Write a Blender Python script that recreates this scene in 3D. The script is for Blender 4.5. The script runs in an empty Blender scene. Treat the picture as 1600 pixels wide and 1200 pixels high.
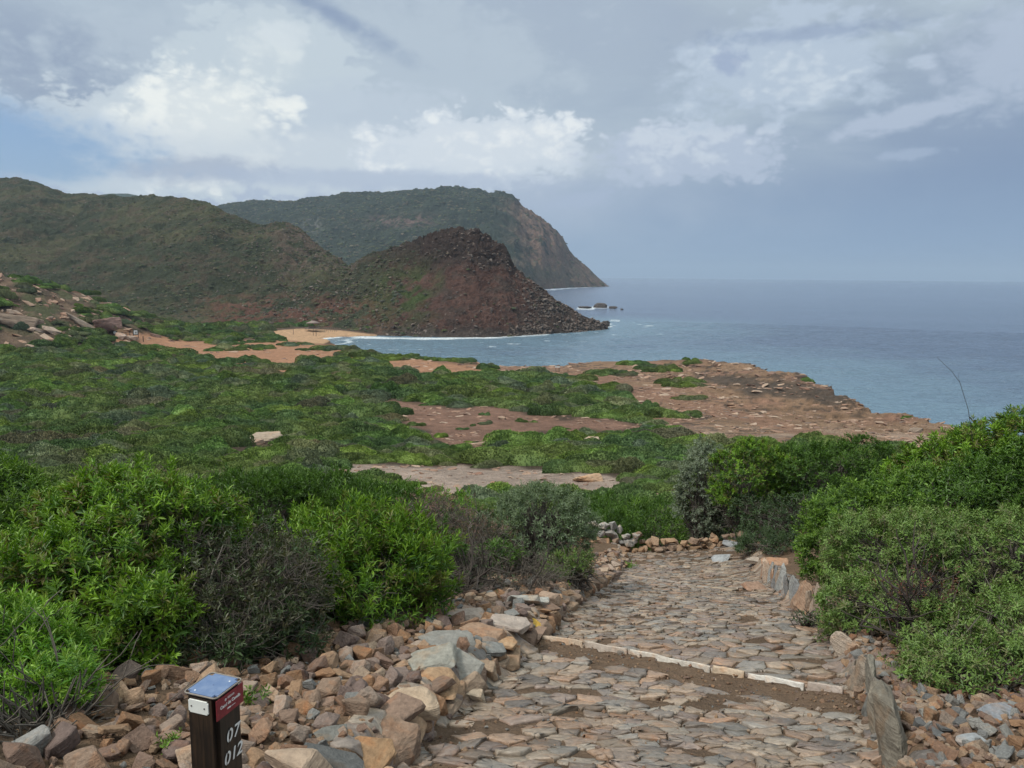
import bpy, bmesh, math, random
import numpy as np
from mathutils import Vector, Matrix

random.seed(7)
RNG = np.random.default_rng(11)
SC = bpy.context.scene
COL = SC.collection
R = math.radians

# ---------------------------------------------------------------- camera
EYE = np.array([0.0, 0.0, 24.0]); PITCH = 8.035; ROLL = 0.53; F = 1200.0
cd = bpy.data.cameras.new('camera'); cam = bpy.data.objects.new('camera', cd); COL.objects.link(cam)
cd.sensor_width = 36; cd.lens = 36 * F / 1600; cd.clip_start = 0.05; cd.clip_end = 60000
cam.matrix_world = Matrix.Translation(EYE) @ Matrix.Rotation(R(90 - PITCH), 4, 'X') @ Matrix.Rotation(R(ROLL), 4, 'Z')
SC.camera = cam

# ---------------------------------------------------------------- exposure, sun
SC.view_settings.view_transform = 'Standard'; SC.view_settings.look = 'None'
EXPOSURE = 0.4; SC.view_settings.exposure = EXPOSURE; SC.view_settings.gamma = 1
SUN_EL, SUN_AZ = 52.0, -115.0        # azimuth from +Y clockwise
SUN_STRENGTH, SUN_ANGLE = 2.3, 10.0
SKY_STRENGTH = 0.1
sd_ = bpy.data.lights.new('sun', 'SUN'); sun = bpy.data.objects.new('sun', sd_); COL.objects.link(sun)
sd_.energy = SUN_STRENGTH; sd_.angle = R(SUN_ANGLE); sd_.color = (1.0, 0.95, 0.87)
_d = Vector((math.sin(R(SUN_AZ)) * math.cos(R(SUN_EL)), math.cos(R(SUN_AZ)) * math.cos(R(SUN_EL)), math.sin(R(SUN_EL))))
sun.rotation_euler = _d.to_track_quat('Z', 'Y').to_euler()
SC.cycles.max_bounces = 6; SC.cycles.diffuse_bounces = 3; SC.cycles.glossy_bounces = 2
SC.cycles.transmission_bounces = 2; SC.cycles.volume_bounces = 0; SC.cycles.transparent_max_bounces = 4

# ---------------------------------------------------------------- node helpers
class NT:
    def __init__(s, tree): s.t = tree; s.n = tree.nodes; s.l = tree.links
    def node(s, typ, **kw):
        n = s.n.new(typ)
        for k, v in kw.items(): setattr(n, k, v)
        return n
    def put(s, sock, v):
        if isinstance(v, bpy.types.NodeSocket): s.l.new(v, sock)
        elif v is not None:
            if hasattr(sock.default_value, '__len__') and isinstance(v, (int, float)): v = [v] * len(sock.default_value)
            if hasattr(sock.default_value, '__len__') and len(sock.default_value) == 4 and len(v) == 3: v = (*v, 1)
            sock.default_value = v
    def m(s, op, a, b=None, c=None, clamp=False):
        n = s.node('ShaderNodeMath', operation=op, use_clamp=clamp)
        s.put(n.inputs[0], a)
        if b is not None: s.put(n.inputs[1], b)
        if c is not None: s.put(n.inputs[2], c)
        return n.outputs[0]
    def mix(s, f, a, b, mode='MIX'):
        n = s.node('ShaderNodeMix', data_type='RGBA', blend_type=mode)
        s.put(n.inputs[0], f); s.put(n.inputs[6], a); s.put(n.inputs[7], b)
        return n.outputs[2]
    def noise(s, vec, scale, detail=4, rough=0.55, dist=0.0):
        n = s.node('ShaderNodeTexNoise'); s.put(n.inputs['Vector'], vec); s.put(n.inputs['Scale'], scale)
        s.put(n.inputs['Detail'], detail); s.put(n.inputs['Roughness'], rough); s.put(n.inputs['Distortion'], dist)
        return n.outputs[0]
    def node_noise_color(s, vec, scale):
        n = s.node('ShaderNodeTexNoise'); s.put(n.inputs['Vector'], vec); s.put(n.inputs['Scale'], scale); s.put(n.inputs['Detail'], 3.0); return n.outputs[1]
    def ramp(s, f, lo, hi, a=0.0, b=1.0):
        n = s.node('ShaderNodeMapRange', interpolation_type='SMOOTHSTEP')
        for i, v in enumerate((f, lo, hi, a, b)): s.put(n.inputs[i], v)
        return n.outputs[0]
    def comb(s, x, y, z):
        n = s.node('ShaderNodeCombineXYZ')
        for i, v in enumerate((x, y, z)): s.put(n.inputs[i], v)
        return n.outputs[0]
    def sep(s, v):
        n = s.node('ShaderNodeSeparateXYZ'); s.put(n.inputs[0], v); return n.outputs
    def vm(s, op, a, b):
        n = s.node('ShaderNodeVectorMath', operation=op); s.put(n.inputs[0], a); s.put(n.inputs[1], b); return n.outputs[0]
    def attr(s, name):
        n = s.node('ShaderNodeAttribute', attribute_name=name); return n

def srgb(r, g, b):
    f = lambda c: (c / 255 / 12.92) if c / 255 <= .04045 else ((c / 255 + .055) / 1.055) ** 2.4
    return (f(r), f(g), f(b))

# ---------------------------------------------------------------- sky
W = bpy.data.worlds.new("World"); SC.world = W; W.use_nodes = True
nt = NT(W.node_tree); nt.n.clear()
tc = nt.node('ShaderNodeTexCoord'); x, y, z = nt.sep(tc.outputs['Generated'])
sky = nt.node('ShaderNodeTexSky', sky_type='NISHITA'); sky.sun_disc = False
sky.sun_elevation = R(SUN_EL); sky.sun_rotation = R(SUN_AZ); sky.altitude = 20; sky.air_density = 1; sky.dust_density = 1.5
az = nt.m('ARCTAN2', x, y); el = nt.m('ARCSINE', z)
P2 = nt.comb(az, nt.m('MULTIPLY', el, 1.6), 0.0)
P3 = nt.comb(nt.m('MULTIPLY', az, 1.0), nt.m('MULTIPLY', el, 3.5), 0.3)
n_big = nt.noise(P2, 3.0, 5, 0.5); n_fine = nt.noise(P2, 13.0, 8, 0.55, 0.3); n_str = nt.noise(P3, 2.6, 7, 0.55, 0.5)
n_mid = nt.noise(P2, 36.0, 6, .6, .3)
_b1 = nt.m('ABSOLUTE', nt.m('MULTIPLY_ADD', nt.noise(P2, 20.0, 2, .5, .2), 2., -1.)); _b2 = nt.m('ABSOLUTE', nt.m('MULTIPLY_ADD', nt.noise(P2, 48.0, 3, .5, .2), 2., -1.))
puff = nt.m('SUBTRACT', nt.m('ADD', n_fine, .16), nt.m('ADD', nt.m('MULTIPLY', _b1, .55), nt.m('MULTIPLY', _b2, .3)))
def A(px): return math.atan((px - 800) / 1200)
def E(px, py): return math.atan((430.6 + (px - 800) * .0092 - py) / 1200 * 1.02 * math.cos(A(px)))
def blob(px, py, rx, ry, rot=0.0, warp=0.8, soft=0.6, nz=None, warp2=0.0, hard=0.0):
    """soft elliptical mask in direction space with a ragged noise edge"""
    ca, ce = A(px), E(px, py); ra, re = rx / 1200, ry / 1200
    dx = nt.m('SUBTRACT', az, ca); dy = nt.m('SUBTRACT', el, ce)
    if rot:
        c, s_ = math.cos(R(rot)), math.sin(R(rot))
        dx, dy = nt.m('ADD', nt.m('MULTIPLY', dx, c), nt.m('MULTIPLY', dy, s_)), nt.m('SUBTRACT', nt.m('MULTIPLY', dy, c), nt.m('MULTIPLY', dx, s_))
    dx = nt.m('DIVIDE', dx, ra); dy = nt.m('DIVIDE', dy, re)
    d = nt.m('SQRT', nt.m('ADD', nt.m('MULTIPLY', dx, dx), nt.m('MULTIPLY', dy, dy)))
    n = nt.m('SUBTRACT', nz if nz is not None else n_fine, 0.5)
    d = nt.m('ADD', d, nt.m('MULTIPLY', n, warp * 2))
    if warp2: d = nt.m('ADD', d, nt.m('MULTIPLY', nt.m('SUBTRACT', n_big, 0.5), warp2 * 2))
    return nt.ramp(d, 1.0 + soft * .5, 1.0 - soft * .5)
def K(r, g, b, k=1.0):
    c = srgb(r, g, b); return tuple(v / SKY_STRENGTH * k * 1.01 / 2 ** EXPOSURE for v in c)
blue = nt.mix(0.55, sky.outputs[0], K(120, 158, 205))
horiz = nt.ramp(el, 0.0, 0.16); high = nt.ramp(el, 0.10, 0.34)
base = nt.mix(horiz, K(138, 164, 194), K(130, 150, 180))
base = nt.mix(high, base, K(165, 179, 193))
base = nt.mix(nt.m('MULTIPLY', nt.ramp(n_str, 0.42, 0.68), nt.ramp(el, .08, .22)), base, K(184, 199, 211))
base = nt.mix(nt.m('MULTIPLY', nt.ramp(n_str, 0.52, 0.36), nt.m('MULTIPLY', nt.ramp(el, .17, .30), 0.7)), base, K(146, 160, 186))
# left half is paler and brighter
base = nt.mix(nt.m('MULTIPLY', blob(560, 130, 640, 260, 0, .25, 1.3, None, .3), .7), base, K(177, 192, 207))
base = nt.mix(nt.m('MULTIPLY', blob(330, 300, 520, 60, 0, .3, 1.4), .9), base, K(182, 195, 214))
# dim band towards upper left
base = nt.mix(nt.m('MULTIPLY', blob(60, 110, 330, 60, -4, .5, 1.2, n_str), .75), base, K(148, 163, 186))
# cumulus masses: body with cauliflower edge, brighter heads, grey bases
def lay(px, py, rx, ry, rot, c, k=.9, warp=.5, soft=.3, nz=None, w2=.2, var=None):
    global base
    m = blob(px, py, rx, ry, rot, warp, soft, nz, w2); m = nt.m('MULTIPLY', m, k)
    if var is not None: m = nt.m('MULTIPLY', m, var)
    base = nt.mix(m, base, K(*c))
lit = nt.ramp(puff, .60, .36); lit2 = nt.ramp(n_mid, .38, .64)
lay(500, 258, 430, 50, 2, (200, 212, 223), .9, .6, .5, puff, .25)
lay(500, 150, 360, 130, 6, (184, 198, 211), .8, .6, .5, puff, .3)
lay(300, 235, 235, 105, 6, (200, 212, 221), .95, .7, .2, puff, .2)
lay(430, 150, 150, 100, 12, (198, 211, 220), .9, .7, .25, puff, .2)
lay(560, 225, 170, 75, 0, (192, 205, 218), .85, .6, .4, puff, .2)
lay(270, 232, 175, 80, 12, (222, 231, 235), .9, .7, .5, puff, .2, nt.m('MULTIPLY_ADD', lit, .8, .2))
lay(330, 222, 120, 85, 10, (242, 246, 243), 1., .8, .45, puff, .2, nt.m('MULTIPLY_ADD', lit, .5, .5))
lay(430, 120, 60, 40, 10, (220, 229, 232), .8, .8, .5, puff, .2, nt.m('MULTIPLY_ADD', lit, .7, .3))
lay(540, 262, 470, 42, 2, (208, 218, 226), .75, .45, .9, puff, .1)
lay(745, 245, 195, 55, 3, (206, 217, 228), .95, .7, .2, puff, .2)
lay(745, 240, 180, 46, 3, (236, 241, 243), .95, .75, .5, puff, .2, nt.m('MULTIPLY_ADD', lit, .7, .3))
lay(1055, 252, 160, 44, 0, (184, 197, 216), .85, .8, .35, puff, .3)
lay(1040, 240, 130, 34, 0, (208, 218, 229), .8, .8, .5, puff, .2, lit)
lay(1190, 130, 165, 66, 6, (186, 201, 218), .85, .8, .5, puff, .3)
lay(1180, 138, 120, 44, 6, (208, 219, 229), .8, .8, .6, puff, .2, lit)
lay(455, 84, 34, 15, 5, (214, 224, 230), .8, 1.0, .8, n_mid, 0)
lay(1385, 200, 85, 14, 12, (184, 197, 216), .8, 1.1, .8, n_mid, 0)
lay(1590, 110, 120, 60, 0, (186, 199, 217), .7, .8, .8, puff, 0)
lay(905, 318, 52, 12, 8, (172, 187, 209), .8, 1.2, .8, n_mid, 0)
lay(1400, 252, 38, 7, 3, (170, 186, 209), .6, 1.1, .8, n_mid, 0)
lay(315, 274, 95, 17, 3, (166, 179, 199), .8, .9, 1.1, n_mid, 0)
lay(600, 290, 260, 14, 0, (176, 190, 211), .7, .8, 1., n_mid, 0)
lay(1120, 122, 20, 18, 0, (146, 162, 194), .6, 1.3, .9, n_mid, 0)
# blue gaps
base = nt.mix(nt.m('MULTIPLY', blob(-10, 236, 175, 52, 0, .6, .9, puff, .2), 1.0), base, blue)
base = nt.mix(nt.m('MULTIPLY', blob(515, 48, 105, 13, -24, 1.3, 1.7, nt.m('MULTIPLY_ADD', n_fine, .55, nt.m('MULTIPLY', n_mid, .5))), .6), base, K(112, 134, 172))
base = nt.mix(nt.m('MULTIPLY', blob(1235, 82, 125, 9, 0, 1.8, 1.6, n_mid), .5), base, K(132, 150, 182))
base = nt.mix(nt.m('MULTIPLY', blob(300, 265, 80, 22, 4, .6, .8), .0), base, K(168, 180, 206))
# overcast boosted towards the unseen zenith, added as fill light for the ground
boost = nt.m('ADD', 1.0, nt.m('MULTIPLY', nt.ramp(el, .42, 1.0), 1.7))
below = nt.ramp(el, -0.02, -0.3)
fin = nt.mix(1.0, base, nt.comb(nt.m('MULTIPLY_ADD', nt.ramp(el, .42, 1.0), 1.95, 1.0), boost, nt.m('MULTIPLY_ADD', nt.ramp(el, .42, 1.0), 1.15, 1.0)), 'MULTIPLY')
fin = nt.mix(below, fin, K(90, 100, 110))
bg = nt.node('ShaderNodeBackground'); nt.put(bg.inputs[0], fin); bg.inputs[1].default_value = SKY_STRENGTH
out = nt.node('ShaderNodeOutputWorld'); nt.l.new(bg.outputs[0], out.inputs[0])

# ---------------------------------------------------------------- noise in numpy
def _hash(ix, iy, iz, seed):
    h = (ix * 374761393 + iy * 668265263 + iz * 2147483647 + seed * 974711) & 0xffffffff
    h = ((h ^ (h >> 13)) * 1274126177) & 0xffffffff
    h = ((h ^ (h >> 16)) * 2246822519) & 0xffffffff
    return ((h ^ (h >> 15)) & 0xffffff) / float(0xffffff)
def vnoise(p, seed=0):
    p = np.asarray(p, float); i = np.floor(p).astype(np.int64); f = p - i; f = f * f * (3 - 2 * f)
    r = 0
    for dx in (0, 1):
        wx = f[:, 0] if dx else 1 - f[:, 0]
        for dy in (0, 1):
            wy = f[:, 1] if dy else 1 - f[:, 1]
            for dz in (0, 1):
                wz = f[:, 2] if dz else 1 - f[:, 2]
                r = r + wx * wy * wz * _hash(i[:, 0] + dx, i[:, 1] + dy, i[:, 2] + dz, seed)
    return r * 2 - 1
def fbm(p, octv=4, seed=0, gain=.5, ridged=False):
    p = np.asarray(p, float)
    if p.shape[1] == 2: p = np.c_[p, np.zeros(len(p))]
    r = np.zeros(len(p)); a = 1.0; t = 0
    for k in range(octv):
        n = vnoise(p * 2.03 ** k + 17.3 * k, seed + k)
        r += a * ((1 - 2 * np.abs(n)) if ridged else n); t += a; a *= gain
    return r / t
def sstep(x, a, b):
    t = np.clip((x - a) / (b - a), 0, 1); return t * t * (3 - 2 * t)

# ---------------------------------------------------------------- projection helpers (used to survey the place)
MC = np.array(cam.matrix_world.to_3x3())
def ray(px, py):
    px = np.asarray(px, float); py = np.asarray(py, float)
    d = np.stack([(px - 800) / F, -(py - 600) / F, -np.ones_like(px)], -1)
    return d @ MC.T
def at_depth(px, py, Y):
    d = ray(px, py); return EYE + d * (np.asarray(Y, float) / d[..., 1])[..., None]
def at_z(px, py, z):
    d = ray(px, py); return EYE + d * ((z - EYE[2]) / d[..., 2])[..., None]
def proj(p):
    q = (np.asarray(p, float) - EYE) @ MC
    w = np.where(-q[..., 2] > 1e-3, -q[..., 2], 1e-3)
    return 800 + F * q[..., 0] / w, 600 - F * q[..., 1] / w

# ---------------------------------------------------------------- terrain
TY = np.array([-8, 0, 2.6, 3.6, 5, 7, 10.6, 12.5, 16, 25, 35, 45, 55, 72, 98, 142, 192, 300, 700])
TZ = np.array([24., 22.75, 22.18, 21.86, 21.5, 20.9, 19.8, 19.35, 18.1, 15.3, 12.9, 11., 9.8, 8., 6., 4., 2.5, 1.8, 1.8])
def _pchip(X, Yv):
    h = np.diff(X); dl = np.diff(Yv) / h; m = np.zeros(len(X)); m[0] = dl[0]; m[-1] = dl[-1]
    for i in range(1, len(X) - 1):
        if dl[i - 1] * dl[i] > 0:
            w1 = 2 * h[i] + h[i - 1]; w2 = h[i] + 2 * h[i - 1]; m[i] = (w1 + w2) / (w1 / dl[i - 1] + w2 / dl[i])
    def f(x):
        x = np.clip(x, X[0], X[-1]); i = np.clip(np.searchsorted(X, x) - 1, 0, len(X) - 2); t = (x - X[i]) / h[i]
        return ((1 + 2 * t) * (1 - t) ** 2 * Yv[i] + t * (1 - t) ** 2 * h[i] * m[i] + t * t * (3 - 2 * t) * Yv[i + 1] + t * t * (t - 1) * h[i] * m[i + 1])
    return f
zbase = _pchip(TY, TZ)
def on_base(px, py):
    """march a ray to the base surface"""
    px = np.atleast_1d(np.asarray(px, float)); py = np.atleast_1d(np.asarray(py, float))
    d = ray(px, py); lo = np.full(len(px), .3); hi = np.full(len(px), 600.)
    ts = np.geomspace(.5, 600, 400)
    P = EYE + d[:, None, :] * (ts[None, :, None] / d[:, None, 1:2])
    below = P[..., 2] < zbase(P[..., 1]); k = np.where(below.any(1), below.argmax(1), 399)
    hi = ts[k]; lo = ts[np.maximum(k - 1, 0)]
    for _ in range(24):
        mid = (lo + hi) / 2; p = EYE + d * (mid / d[:, 1])[:, None]; b = p[:, 2] < zbase(p[:, 1])
        hi = np.where(b, mid, hi); lo = np.where(b, lo, mid)
    return EYE + d * (hi / d[:, 1])[:, None]

# coast line seen from the path, surveyed along its top edge
cst = [(1900, 760), (1700, 712), (1600, 690), (1520, 668), (1450, 654), (1400, 642), (1335, 630), (1305, 612), (1265, 598), (1215, 582), (1180, 571),
       (1120, 565), (1060, 560), (1000, 562), (930, 562), (880, 572), (850, 571), (800, 573), (750, 568), (700, 561),
       (640, 557), (590, 551), (545, 544)]
cp = on_base([c[0] for c in cst], [c[1] for c in cst])[:, :2]
bch = at_z(np.array([505., 492., 500., 525., 560., 590.]), np.array([535., 533., 529.5, 527., 525.8, 525.]), 0.0)[:, :2]
COAST = np.vstack([[[700, -200.]], [[240, 40.]], cp, bch, [[-60, 420.]], [[-60, 700.]], [[-1200, 700.]], [[-1200, -200.]]])
def sdist(P, poly):
    """signed distance to a polygon, positive inside"""
    P = np.asarray(P, float); A_ = poly; B_ = np.roll(poly, -1, 0); best = np.full(len(P), 1e18); ins = np.zeros(len(P), bool)
    for a, b in zip(A_, B_):
        ab = b - a; t = np.clip(((P - a) @ ab) / (ab @ ab), 0, 1); dd = P - a - t[:, None] * ab
        best = np.minimum(best, (dd * dd).sum(1))
        c = ((a[1] > P[:, 1]) != (b[1] > P[:, 1]))
        xx = (b[0] - a[0]) * (P[:, 1] - a[1]) / ((b[1] - a[1]) if b[1] != a[1] else 1e-9) + a[0]
        ins ^= c & (P[:, 0] < xx)
    return np.where(ins, 1, -1) * np.sqrt(best)
def inpoly(px, py, poly):
    poly = np.asarray(poly, float); return sdist(np.c_[px, py], poly)

# path edges
PL = on_base(*zip(*[(560, 1330), (625, 1200), (720, 1105), (845, 1005), (905, 945), (975, 890), (985, 872), (915, 858), (900, 852)]))
PR = on_base(*zip(*[(1390, 1330), (1372, 1200), (1342, 1110), (1292, 1000), (1210, 930), (1165, 885), (1150, 866), (1125, 856), (1120, 850)]))
PYS = np.linspace(.2, 13.4, 80)
def _edge(E_, yy):
    o = np.argsort(E_[:, 1]); return np.interp(yy, E_[o, 1], E_[o, 0])
def xl(y): return _edge(PL, y)
def xr(y): return _edge(PR, y)
PATH_END = 12.9
STEP1 = on_base([845, 1320], [1003, 1093])
def step_side(x, y):
    a, b = STEP1[0, :2], STEP1[1, :2]
    return ((b[0] - a[0]) * (y - a[1]) - (b[1] - a[1]) * (x - a[0])) / np.hypot(*(b - a))   # >0 beyond the step
ROCKX = at_depth(200, 505, 240.)[0]
def ground(x, y, detail=True):
    x = np.atleast_1d(np.asarray(x, float)); y = np.atleast_1d(np.asarray(y, float))
    h = zbase(y)
    # banks beside the path
    dl = xl(y) - x; dr = x - xr(y); near = 1 - sstep(y, 12.5, 14.5)
    h = h + near * (.17 * sstep(dl, -.02, .14) + .06 * sstep(dl, .3, 1.4)) + near * (.12 * sstep(dr, .0, .14) + .05 * sstep(dr, .3, 1.0))
    h = h + sstep(x, 2.4, 8) * 1.0 * sstep(y, 3, 6) * (1 - sstep(y, 11, 20))
    # dirt wedge before the step, drop behind it
    s = step_side(x, y); onp = (dl < 0) & (dr < 0)
    h = h + np.where(onp, .035 * np.exp(-(s / .12) ** 2) * (s < 0) - .03 * np.exp(-np.clip(s, 0, 9) / .5) * (s >= 0), 0)
    # back wall bank
    # rocky rise on the left
    u = (ROCKX - x)
    rise = sstep(u, -16, 46) * 19 * np.exp(-((y - 250) / 45) ** 2)
    h = h + rise
    P = np.c_[x, y]
    far = sstep(y, 14, 40)
    if detail:
        h = h + far * (.55 * fbm(P / 26., 3, 5) + .22 * fbm(P / 6., 3, 9))
        h = h + sstep(rise, .5, 4) * (1.8 * fbm(P / np.array([9., 5.]), 4, 31, .55, True))
        h = h + (1 - sstep(y, 6, 18)) * .018 * fbm(P * 6., 4, 3)
    sd = sdist(P, COAST)
    # headland ledges
    hl = sstep(x, 25, 45) * sstep(y, 70, 95) * sstep(h, 1.5, 3)
    if detail:
        led = fbm(P / np.array([16., 9.]), 4, 77); st = np.floor(led * 5) / 5 + sstep(led * 5 - np.floor(led * 5), .7, 1.) / 5
        h = h + hl * (2.2 * (st) + .45 * fbm(P / 2.2, 4, 41, .6, True))
        jag = 1.6 * fbm(P / 7., 3, 12) * sstep(y, 60, 120)
    else: jag = 0
    beach = np.exp(-(((x + 85) / 40) ** 2)) * sstep(y, 265, 285)
    k = sstep(sd + jag * (1 - beach), -1.2, .8)
    k2 = sstep(sd, -2, 24)
    land = h * (1 - beach) + beach * (1.9 * k2 + .05)
    kk = k * (1 - beach) + beach * sstep(sd, -6, 2)
    h = land * kk + -4 * (1 - kk)
    return h
def G(x, y): return float(ground(np.array([x]), np.array([y]))[0])
def on_ground(px, py):
    d = ray(np.array([px]), np.array([py]))[0]; ts = np.geomspace(.5, 600, 900)
    P = EYE + d * (ts / d[1])[:, None]; b = P[:, 2] < ground(P[:, 0], P[:, 1])
    k = b.argmax() if b.any() else 899
    lo, hi = ts[max(k - 1, 0)], ts[k]; tt = np.linspace(lo, hi, 60); P = EYE + d * (tt / d[1])[:, None]
    b = P[:, 2] < ground(P[:, 0], P[:, 1]); k = b.argmax() if b.any() else 59
    return P[k]

# ---------------------------------------------------------------- mesh helpers
def mesh_np(name, V, Q=None, T=None, col=None, smooth=False, attrs=None):
    V = np.asarray(V, np.float32); me = bpy.data.meshes.new(name)
    nq = 0 if Q is None else len(Q); ntri = 0 if T is None else len(T)
    loops = np.concatenate([np.asarray(Q, np.int32).ravel() if nq else np.zeros(0, np.int32), np.asarray(T, np.int32).ravel() if ntri else np.zeros(0, np.int32)])
    st = np.concatenate([np.arange(nq) * 4, nq * 4 + np.arange(ntri) * 3]).astype(np.int32)
    me.vertices.add(len(V)); me.vertices.foreach_set('co', V.ravel())
    me.loops.add(len(loops)); me.loops.foreach_set('vertex_index', loops)
    me.polygons.add(nq + ntri); me.polygons.foreach_set('loop_start', st)
    if smooth: me.polygons.foreach_set('use_smooth', np.ones(nq + ntri, bool))
    me.update(calc_edges=True)
    if col is not None:
        a = me.color_attributes.new('col', 'FLOAT_COLOR', 'POINT')
        c = np.ones((len(V), 4), np.float32); c[:, :3] = col; a.data.foreach_set('color', c.ravel())
    for k, v in (attrs or {}).items():
        a = me.attributes.new(k, 'FLOAT', 'POINT'); a.data.foreach_set('value', np.asarray(v, np.float32))
    return me
def link(name, me, mat=None, parent=None, loc=None, rot=None, scale=None, **props):
    o = bpy.data.objects.new(name, me); COL.objects.link(o)
    if mat is not None and me is not None and len(me.materials) == 0: me.materials.append(mat)
    if parent is not None: o.parent = parent
    if loc is not None: o.location = loc
    if rot is not None: o.rotation_euler = rot
    if scale is not None: o.scale = scale
    for k, v in props.items():
        if v is not None: o[k] = v
    return o
def grid_faces(nr, nc):
    i = np.arange(nr - 1)[:, None] * nc + np.arange(nc - 1)[None, :]; i = i.ravel()
    return np.c_[i, i + 1, i + nc + 1, i + nc]

# ---------------------------------------------------------------- materials
def new_mat(name):
    m = bpy.data.materials.new(name); m.use_nodes = True; t = NT(m.node_tree); t.n.clear()
    p = t.node('ShaderNodeBsdfPrincipled'); o = t.node('ShaderNodeOutputMaterial'); t.l.new(p.outputs[0], o.inputs[0])
    return m, t, p, o
def bump(t, p, h, strength=.5, dist=.02):
    b = t.node('ShaderNodeBump'); t.put(b.inputs['Strength'], strength); t.put(b.inputs['Distance'], dist); t.put(b.inputs['Height'], h)
    t.l.new(b.outputs[0], p.inputs['Normal'])

def mat_plain(name, c, rough=.7, nscale=30, var=.25, bstr=.2, metal=0):
    m, t, p, o = new_mat(name); tc = t.node('ShaderNodeTexCoord').outputs['Object']
    n = t.noise(tc, nscale, 5, .6); k = t.m('MULTIPLY_ADD', n, var * 2, 1 - var)
    t.put(p.inputs['Base Color'], t.mix(1, c, t.comb(k, k, k), 'MULTIPLY')); t.put(p.inputs['Roughness'], rough); t.put(p.inputs['Metallic'], metal)
    bump(t, p, n, bstr, .004); return m

# leaves: colour per leaf in 'col'
def mat_leaf(name, rough=.45, trans=.2, spec=.35):
    m, t, p, o = new_mat(name); c = t.attr('col').outputs[0]
    t.put(p.inputs['Base Color'], c); t.put(p.inputs['Roughness'], rough); t.put(p.inputs['Specular IOR Level'], spec)
    tr = t.node('ShaderNodeBsdfTranslucent'); t.put(tr.inputs[0], t.mix(1, c, (1.5, 1.6, .7), 'MULTIPLY'))
    mx = t.node('ShaderNodeMixShader'); mx.inputs[0].default_value = trans
    t.l.new(p.outputs[0], mx.inputs[1]); t.l.new(tr.outputs[0], mx.inputs[2]); t.l.new(mx.outputs[0], o.inputs[0])
    return m
M_LEAF = mat_leaf('leaf'); M_DRYLEAF = mat_leaf('dry_leaf', .8, .1, .1)
M_BARK = mat_plain('bark', (.11, .095, .08), .9, 40, .4, .5)
M_DARKBARK = mat_plain('dark_bark', (.045, .035, .03), .9, 40, .4, .6)
M_GREYTWIG = mat_plain('grey_twig', (.115, .097, .08), .9, 40, .4, .4)

def mat_scrub():
    m, t, p, o = new_mat('cushion_scrub'); c = t.attr('col').outputs[0]
    oi = t.node('ShaderNodeObjectInfo'); g = t.node('ShaderNodeNewGeometry')
    n = t.noise(g.outputs['Position'], .12, 3, .5); n2 = t.noise(g.outputs['Position'], .9, 3, .5)
    tint = t.mix(t.ramp(n, .35, .68), (1.22, 1.08, .85), (.8, .9, .95))
    r = t.m('MULTIPLY_ADD', oi.outputs['Random'], .5, .9); k = t.m('MULTIPLY', r, t.m('MULTIPLY_ADD', n2, .75, .8))
    c2 = t.mix(1, c, tint, 'MULTIPLY'); t.put(p.inputs['Base Color'], t.mix(1, c2, t.comb(k, k, k), 'MULTIPLY'))
    t.put(p.inputs['Roughness'], .75); t.put(p.inputs['Specular IOR Level'], .15); return m
M_SCRUB = mat_scrub()

def mat_rock(name, use_objcol=True, fac=1.0):
    m, t, p, o = new_mat(name); tc = t.node('ShaderNodeTexCoord').outputs['Object']
    oi = t.node('ShaderNodeObjectInfo')
    off = t.vm('ADD', tc, t.comb(t.m('MULTIPLY', oi.outputs['Random'], 37.), 0., 0.)) if use_objcol else tc
    n1 = t.noise(off, 1.6 * fac, 5, .6, .5); n2 = t.noise(off, 9 * fac, 7, .65); st = t.noise(t.vm('MULTIPLY', off, (1.5, 1.5, 14.)), 1.5 * fac, 5, .6, .3)
    c = oi.outputs['Color'] if use_objcol else t.attr('col').outputs[0]
    k = t.m('MULTIPLY_ADD', n2, 1.3, .35); k = t.m('MULTIPLY', k, t.m('MULTIPLY_ADD', st, .6, .7))
    c1 = t.mix(1, c, t.comb(k, k, k), 'MULTIPLY')
    c1 = t.mix(t.m('MULTIPLY', t.ramp(n1, .52, .68), .35), c1, t.mix(1, c1, (1.35, .85, .5), 'MULTIPLY'))
    c1 = t.mix(t.m('MULTIPLY', t.ramp(n2, .62, .72), .35), c1, (.32, .32, .29))
    t.put(p.inputs['Base Color'], c1); t.put(p.inputs['Roughness'], .82); t.put(p.inputs['Specular IOR Level'], .25)
    bump(t, p, t.m('ADD', n2, t.m('MULTIPLY', st, .8)), .6, .03 / fac); return m
M_ROCK = mat_rock('stone'); M_ROCKCOL = mat_rock('paving_stone', False, 5.0)
for _n in M_ROCKCOL.node_tree.nodes:
    if _n.type == 'BSDF_PRINCIPLED': _n.inputs['Roughness'].default_value = .4; _n.inputs['Specular IOR Level'].default_value = .5

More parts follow.
